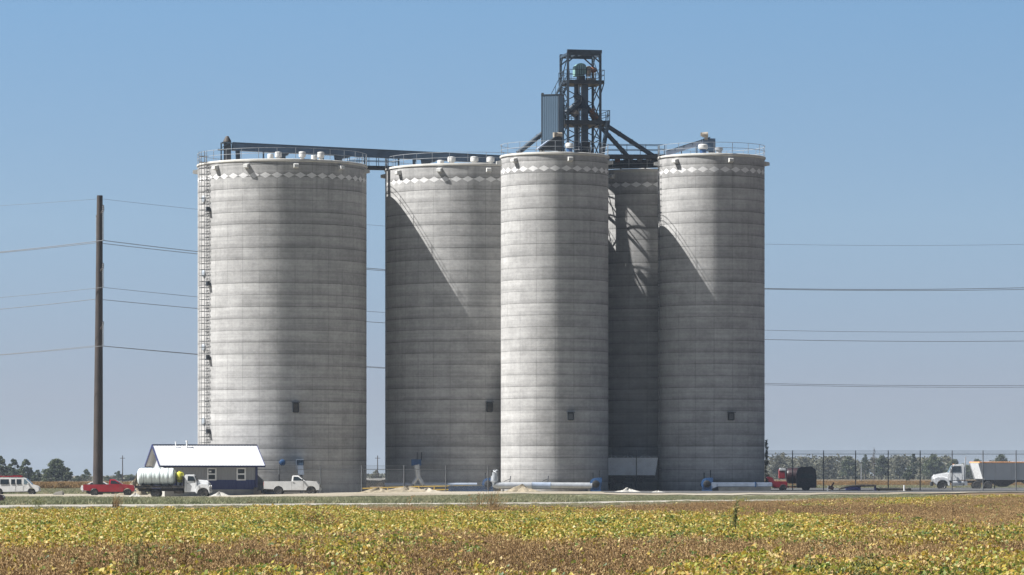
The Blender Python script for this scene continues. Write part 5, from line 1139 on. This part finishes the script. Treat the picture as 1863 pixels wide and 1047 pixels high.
scatter('far_brown_crop', pc, [source(m) for m in cr], weed_m)['label'] = 'distant strips of brown ripe crop beyond the yard'

# trees
def crown_mesh(w, h, h0, nclump, per, size, m, seed, tone0=.45):
    g_ = np.random.default_rng(seed); P = []; T_ = []; N_ = []
    for i in range(nclump):
        a = g_.uniform(0, 2*PI); rr = math.sqrt(g_.uniform(0, 1))*.42*w; t = g_.uniform(.0, 1)
        prof = math.sin(PI*min(1, .25+.72*t)**.9)
        c = np.array([rr*prof*math.cos(a), rr*prof*math.sin(a), h0+(h-h0)*(.12+.78*t)]); rc = w*g_.uniform(.06, .15)
        d = g_.normal(size=(per, 3)); d /= np.linalg.norm(d, axis=1, keepdims=True); q = c+d*rc*g_.uniform(.35, 1.05, (per, 1))*np.array([1, 1, .75]); P.append(q); T_.append(np.clip(g_.normal(tone0+g_.normal(0, .14), .16, per)+.12*d[:, 2], 0, 1))
    P = np.concatenate(P); A, B = cards(P, size, .3); return leaf_mesh('crown', P, A, B, m, np.concatenate(T_))
def trunk(mbh, w, h0, h, seed):
    r = random.Random(seed); b = MB(); lean = r.uniform(-.3, .3); b.path([(0, 0, -.2), (lean*.3, 0, h0*.6), (lean, .1, h0+(h-h0)*.35), (lean*1.2, .1, h*.85)], [.26*h/9, .22*h/9, .14*h/9, .03], 8)
    for k in range(6):
        a = r.uniform(0, 6.28); z0 = h0*.7+(h-h0)*r.uniform(0, .45); L_ = w*r.uniform(.25, .42); b.path([(lean*z0/h, 0, z0), (L_*.5*math.cos(a), L_*.5*math.sin(a), z0+h*.12), (L_*math.cos(a), L_*math.sin(a), z0+h*.22)], [.10*h/9, .06*h/9, .02], 6)
    return b
def tree(px, ptop, wpx, Y, label, seed, m=tree_m, h0f=.22, tone=.45, n=48, per=80, name='deciduous_tree', group='trees beyond the fields'):
    x = X(px, Y); z0 = gz(x, Y); h = Z(ptop, Y)-z0; w = wpx*Y/F; rt = empty(name, V((x, Y, z0)), label, 'tree', group)
    c = bpy.data.objects.new('crown', crown_mesh(w, h, h*h0f, n, per,   .022*w+.10, m, seed, tone)); COL.objects.link(c); c.parent = rt
    trunk(None, w, h*h0f, h, seed).build('trunk', bark_m, rt); return rt
TL = 'beyond the brown field'
tree(2, 826, 30, 950, 'tall dark tree at the far left edge '+TL, 1); tree(25, 829, 24, 955, 'leaning two-topped tree above the white van', 2, n=36)
tree(47, 832, 28, 950, 'rounded tree right of the white van roof', 3, n=40); tree(102, 834, 50, 945, 'broadest tree of the left group, midway between van and red pickup', 4, n=90)
tree(123, 848, 20, 940, 'lower tree at the right shoulder of the broadest left tree', 5, n=30); tree(69, 851, 22, 960, 'low bushy tree between the van and the broadest left tree', 6, n=30, h0f=.08)
tree(85, 858, 26, 940, 'low shrubby tree at the left foot of the broadest left tree', 7, n=30, h0f=.05)
for i, (px, pt, w, lab) in enumerate(((12, 846, 36, 'low dark scrub under the trees at the far left edge'), (36, 850, 30, 'low dark scrub behind the white van roof'), (56, 849, 26, 'low scrub between the rounded tree and the broadest left tree'), (112, 852, 44, 'low scrub along the foot of the broadest left tree'), (-14, 830, 40, 'tall dark tree cut by the left edge of the picture'))):
    tree(px, pt, w, 965+i, lab, 90+i, n=46, h0f=.04, tone=.36)
tree(157, 853, 22, 1150, 'small hazy tree just left of the brown steel pole', 8, n=30); tree(141, 866, 22, 1150, 'low hazy bush farther left of the brown steel pole', 9, n=24, h0f=.05)
tree(215, 857, 20, 1300, 'small hazy tree right of the brown steel pole', 10, n=30); tree(238, 864, 26, 1300, 'low hazy bush beside the office roof', 11, n=26, h0f=.05); tree(196, 866, 18, 1350, 'low hazy bush just right of the brown steel pole', 12, n=24, h0f=.05)
tree(684, 856, 24, 1000, 'grey-green tree seen in the gap between the wide silos', 13, n=36, h0f=.1, m=treeg_m)
D = 1350
for i, (px, pt, w, lab, m, tn, h0) in enumerate((
    (1418, 829, 44, 'hazy tree just right of the right-hand silo', treeg_m, .5, .05), (1462, 831, 44, 'hazy tree above the red tank wagon', treeg_m, .45, .05), (1505, 832, 40, 'hazy tree behind the first tall fence bays', treeg_m, .5, .05),
    (1543, 828, 36, 'hazy dark tree left of the thin pale pole', tree_m, .4, .05), (1574, 824, 22, 'narrow darker tree rising above the woods by the pale pole', tree_m, .45, .1), (1604, 826, 34, 'dark tree right of the pale pole, left of the middle fence post', tree_m, .35, .05),
    (1636, 827, 34, 'greyish tree between two dark trees in the right woods', treeg_m, .5, .05), (1661, 822, 26, 'tallest dark tree of the right-hand woods', tree_m, .4, .1), (1698, 826, 50, 'broad rounded dark tree left of the semi truck', tree_m, .42, .05),
    (1737, 835, 40, 'lower tree directly behind the semi truck cab', tree_m, .5, .05), (1778, 834, 40, 'tree behind the front end of the orange-edged trailer', tree_m, .5, .05), (1822, 826, 42, 'rounded tree standing above the orange-edged trailer', tree_m, .42, .12), (1800, 842, 34, 'low bushy tree left of the rounded tree over the trailer', tree_m, .45, .05), (1760, 846, 24, 'small low tree between the semi cab and the trailer front', tree_m, .5, .05))):
    tree(px, pt, w, D+((i*37) % 60), lab, 40+i, m, h0, tn, n=int(30+w*.8))
tree(1654, 853, 32, 1050, 'dark round bush in front of the right-hand woods', 70, tree_m, .04, .22, n=22, name='round_bush')
# bare tree
rt = empty('bare_tree', V((X(1590, 1340), 1340, gz(X(1590, 1340), 1340))), 'leafless thin tree poking above the right-hand woods', 'tree', 'trees beyond the fields'); bt = MB(); hh = Z(814, 1340)-rt.location.z; bt.path([(0, 0, -.1), (.1, 0, hh*.5), (0, 0, hh)], [.22, .14, .03], 7); bt.build('trunk', bark_m, rt); bt = MB(); r_ = random.Random(4)
for k in range(40): z = hh*r_.uniform(.35, .95); a = r_.uniform(0, 6.28); l_ = (1.05-z/hh)*3.2; bt.path([(0, 0, z), (l_*.5*math.cos(a), l_*.5*math.sin(a), z+l_*.5), (l_*.7*math.cos(a), l_*.7*math.sin(a), z+l_*1.2)], [.06, .04, .015], 5)
bt.build('crown', bark_m, rt)
# the far wood behind them: one mass
P = []; T_ = []
for _ in range(900):
    px = rng.uniform(1375, 1990); Yw = rng.uniform(1420, 1560); top = 832+5*n1(px*.03, 2)+4*n2(px*.09, 3)+(14*sstep(px, 1715, 1745)); base = 876; py = top+(base-top)*rng.uniform(0, 1)**.8; c = np.array(at(px, py, Yw)); d = rand_dirs(70); P.append(c+d*np.array([2.6, 2.6, 1.5])*rng.uniform(.3, 1, (70, 1))); T_.append(np.clip(rng.normal(.45+.25*n3(px*.02, 1)+rng.normal(0, .1), .15, 70), 0, 1))
P = np.concatenate(P); P = P[P[:, 2] > .2]; A, B = cards(P, .5, .3); T_ = np.clip(rng.normal(.5, .2, len(P)), 0, 1)
o = bpy.data.objects.new('far_woods', leaf_mesh('far_woods', P, A, B, treeg_m, T_)); COL.objects.link(o); tag(o, 'hazy grey-green woods on the right horizon', None, None, 'stuff')
P = []
for _ in range(420):
    px = rng.choice([rng.uniform(-120, 268), rng.uniform(640, 720)]); Yw = rng.uniform(1350, 1500); top = 867+2*n1(px*.05, 9); py = rng.uniform(top, 875); c = np.array(at(px, py, Yw)); P.append(c+rand_dirs(60)*np.array([3, 3, .8])*rng.uniform(.3, 1, (60, 1)))
P = np.concatenate(P); P = P[P[:, 2] > .1]; A, B = cards(P, .5, .3)
o = bpy.data.objects.new('far_hedgerow', leaf_mesh('far_hedgerow', P, A, B, treeg_m, np.clip(rng.normal(.4, .2, len(P)), 0, 1))); COL.objects.link(o); tag(o, 'low hazy hedgerow on the left horizon', None, None, 'stuff')
# climber at the right edge of the right silo
rt = empty('climbing_vine', V((S5[0]+S5[2]*math.sin(R_(84))+.05, S5[1]-S5[2]*math.cos(R_(84)), gz(20, 391))), 'dark climbing vine on the right edge of the right silo', 'vine')
P = []
for k in range(48): z = rng.uniform(.6, 5.6)**1.0; P.append(np.array([.05+.12*abs(rng.normal())*(1.2-z/7), rng.normal(0, .3), z])+rng.normal(0, .09, (26, 3)))
P = np.concatenate(P); P[:, 0] = np.abs(P[:, 0]); A, B = cards(P, .075, .2); c = bpy.data.objects.new('foliage', leaf_mesh('foliage', P, A, B, pine_m, np.clip(rng.normal(.4, .2, len(P)), 0, 1))); COL.objects.link(c); c.parent = rt
b = MB(); b.path([(.04, 0, -.1), (.05, .1, 1.5), (.04, -.1, 3), (.05, .05, 5.2)], [.04, .035, .03, .012], 6); b.build('stem', bark_m, rt)
# tall weeds in and beside the field
def weed(px, Y, ptop, n, spread, lean, m, label, seed, w=.012, heads=True, kind='tall_weed'):
    r = np.random.default_rng(seed); x = X(px, Y); z0 = gz(x, Y); H = Z(ptop, Y)-z0; P = []; A = []; B = []; T_ = []
    for i in range(n):
        bx, by = r.normal(0, spread*.35, 2); h = H*r.uniform(.55, 1.0) if i else H; ln = lean*r.uniform(.3, 1.2)+r.normal(0, spread*.5); ly = r.normal(0, spread*.5); tn = np.clip(r.normal(.45, .22), 0, 1); k = 7; th = r.uniform(0, PI)
        prev = None
        for j in range(k+1):
            t = j/k; p = np.array([bx+ln*t**1.8, by+ly*t**1.8, h*(t-.12*t**3*abs(ln)/max(H, .1))])
            if prev is not None: d = (p-prev)/2; P.append((p+prev)/2); A.append(d*1.25); B.append(np.array([math.cos(th), math.sin(th), 0])*w*(1.25-t)*1.3); T_.append(tn)
            if heads and t > .7:
                for _ in range(5): dd = r.normal(0, 1, 3); dd[2] += .8; dd /= np.linalg.norm(dd); P.append(p+dd*.04); A.append(dd*.05); bb = np.cross(dd, r.normal(size=3)); B.append(bb/np.linalg.norm(bb)*.018); T_.append(np.clip(tn+.2, 0, 1))
            prev = p
    o = bpy.data.objects.new(kind, leaf_mesh(kind, np.array(P), np.array(A), np.array(B), m, np.array(T_))); o.location = (x, Y, z0-.02); COL.objects.link(o); return tag(o, label, 'weed', 'tall weeds around the field')
weed(212, 262, 895, 60, .55, .25, weed_m, 'clump of tall reedy weeds by the road below the red pickup', 1, .03, False)
weed(70, 268, 905, 26, .5, .1, weedg_m, 'low green weed clump on the road edge left of the tall reeds', 11, .022)
weed(893, 203, 884, 60, .6, .5, weed_m, 'tall brown weed clump at the field edge below the blue fan', 2, .034, False)
weed(872, 201, 897, 20, .5, .1, weed_m, 'shorter brown weeds beside the tall clump below the blue fan', 12, .024)
weed(1336, 118, 905, 16, .07, .06, weedg_m, 'upright green weed spike standing out below the right-hand silo', 3, .022)
weed(1322, 121, 930, 9, .2, -.05, weedg_m, 'short green weeds left of the upright spike', 13, .02)
weed(738, 200, 900, 5, .12, .35, weed_m, 'single curved weed stalk in front of the yellow guardrail', 4, .022)
weed(560, 128, 920, 30, .45, .4, weed_m, 'leaning brown weeds at the middle left of the field', 5, .022)
weed(600, 126, 932, 16, .45, .3, weed_m, 'leaning weeds just right of the middle-left patch', 15, .016)
weed(235, 72, 968, 12, .16, .32, weedg_m, 'pale green leaning weed in the left foreground', 6, .016)
weed(318, 70, 978, 9, .14, .22, weed_m, 'brown leaning weed right of the pale green one in the left foreground', 7, .015)
weed(140, 66, 1014, 8, .06, .10, weed_m, 'dark short weed stalk near the lower left corner', 8, .016)
weed(1192, 80, 972, 5, .08, .42, weedg_m, 'arching grass stalk in the centre right foreground', 9, .014)
weed(1548, 60, 1006, 24, .30, .30, weedg_m, 'bushy green weed with arching heads in the right foreground', 10, .014)
weed(1470, 66, 1000, 10, .16, .05, weedg_m, 'small dark green weed left of the bushy one in the right foreground', 16, .016)
weed(1745, 105, 945, 12, .25, .15, weed_m, 'thin weeds among the yellowing plants at the far right', 17, .010)
# ---------------------------------------------------------------- light, air, camera
EL, SD = R_(50.0), V((-.980, -.197, 0)).normalized()
sv = V((SD.x*math.cos(EL), SD.y*math.cos(EL), math.sin(EL)))
ld = bpy.data.lights.new('sun', 'SUN'); ld.energy = 5.0; ld.angle = R_(.53); ld.color = (1, .975, .94)
lo = bpy.data.objects.new('sun', ld); COL.objects.link(lo); lo.rotation_euler = sv.to_track_quat('Z', 'Y').to_euler(); lo.location = (-60, 380, 90)
w = bpy.data.worlds.new('World'); sc.world = w; w.use_nodes = True; t = w.node_tree; t.nodes.clear(); g = NG(t)
tc = g.n('ShaderNodeTexCoord').outputs['Generated']; sp = g.n('ShaderNodeSeparateXYZ'); g.l(tc, sp.inputs[0])
cx = g.n('ShaderNodeCombineXYZ'); g.l(sp.outputs['X'], cx.inputs[0]); g.l(sp.outputs['Y'], cx.inputs[1])
zz = g.math('ADD', g.math('MULTIPLY', g.math('MAXIMUM', sp.outputs['Z'], 0), SKY_K), SKY_C); g.l(zz, cx.inputs[2])
nm = g.n('ShaderNodeVectorMath', operation='NORMALIZE'); g.l(cx.outputs[0], nm.inputs[0])
sky = g.n('ShaderNodeTexSky', sky_type='NISHITA', sun_disc=False); sky.sun_elevation = EL; sky.sun_rotation = math.atan2(sv.x, sv.y); sky.air_density = 1.0; sky.dust_density = .6; sky.ozone_density = 1.5
g.l(nm.outputs[0], sky.inputs[0])
col = g.ramp(g.math('DIVIDE', sp.outputs['Z'], .5, clamp=True), [(z/.5, tuple(c*k for c in cc)) for z, cc, k in SKY_T])
sky2 = g.mix(1, sky.outputs[0], col, 'MULTIPLY')
bg = g.n('ShaderNodeBackground'); g.l(sky2, bg.inputs[0]); bg.inputs[1].default_value = .075
o = g.n('ShaderNodeOutputWorld'); g.l(bg.outputs[0], o.inputs[0])
# the air: one box of thin haze round everything
if HAZE > 0:
    b = MB(); b.box((0, 4450, 26), (12400, 9300, 55)); ho = b.build('haze', None, None, smooth=0); ho.data.materials.clear(); ho['kind'] = 'stuff'
    m = bpy.data.materials.new('thin_haze'); g = NG(nt(m)); pv = g.n('ShaderNodeVolumePrincipled', i_Density=HAZE, i_Anisotropy=.2); pv.inputs['Color'].default_value = (.52, .61, .72, 1); oo_ = g.n('ShaderNodeOutputMaterial'); g.l(pv.outputs[0], oo_.inputs['Volume']); ho.data.materials.append(m)
cd = bpy.data.cameras.new('camera'); cam = bpy.data.objects.new('camera', cd); COL.objects.link(cam); cam.location = (0, 0, CAMZ); cam.rotation_euler = (R_(90), 0, 0)
cd.sensor_width = 36; cd.lens = 36*F/1863; cd.shift_y = (HY-523.5)/1863; cd.clip_end = 30000; cd.clip_start = .5; sc.camera = cam
vs = sc.view_settings; sc.display_settings.display_device = 'sRGB'; vs.view_transform = 'Standard'; vs.look = 'None'; vs.gamma = 1; vs.use_curve_mapping = False; vs.exposure = EXPO
sc.cycles.max_bounces = 6; sc.cycles.transparent_max_bounces = 16; sc.cycles.volume_bounces = 0; sc.cycles.use_denoising = True
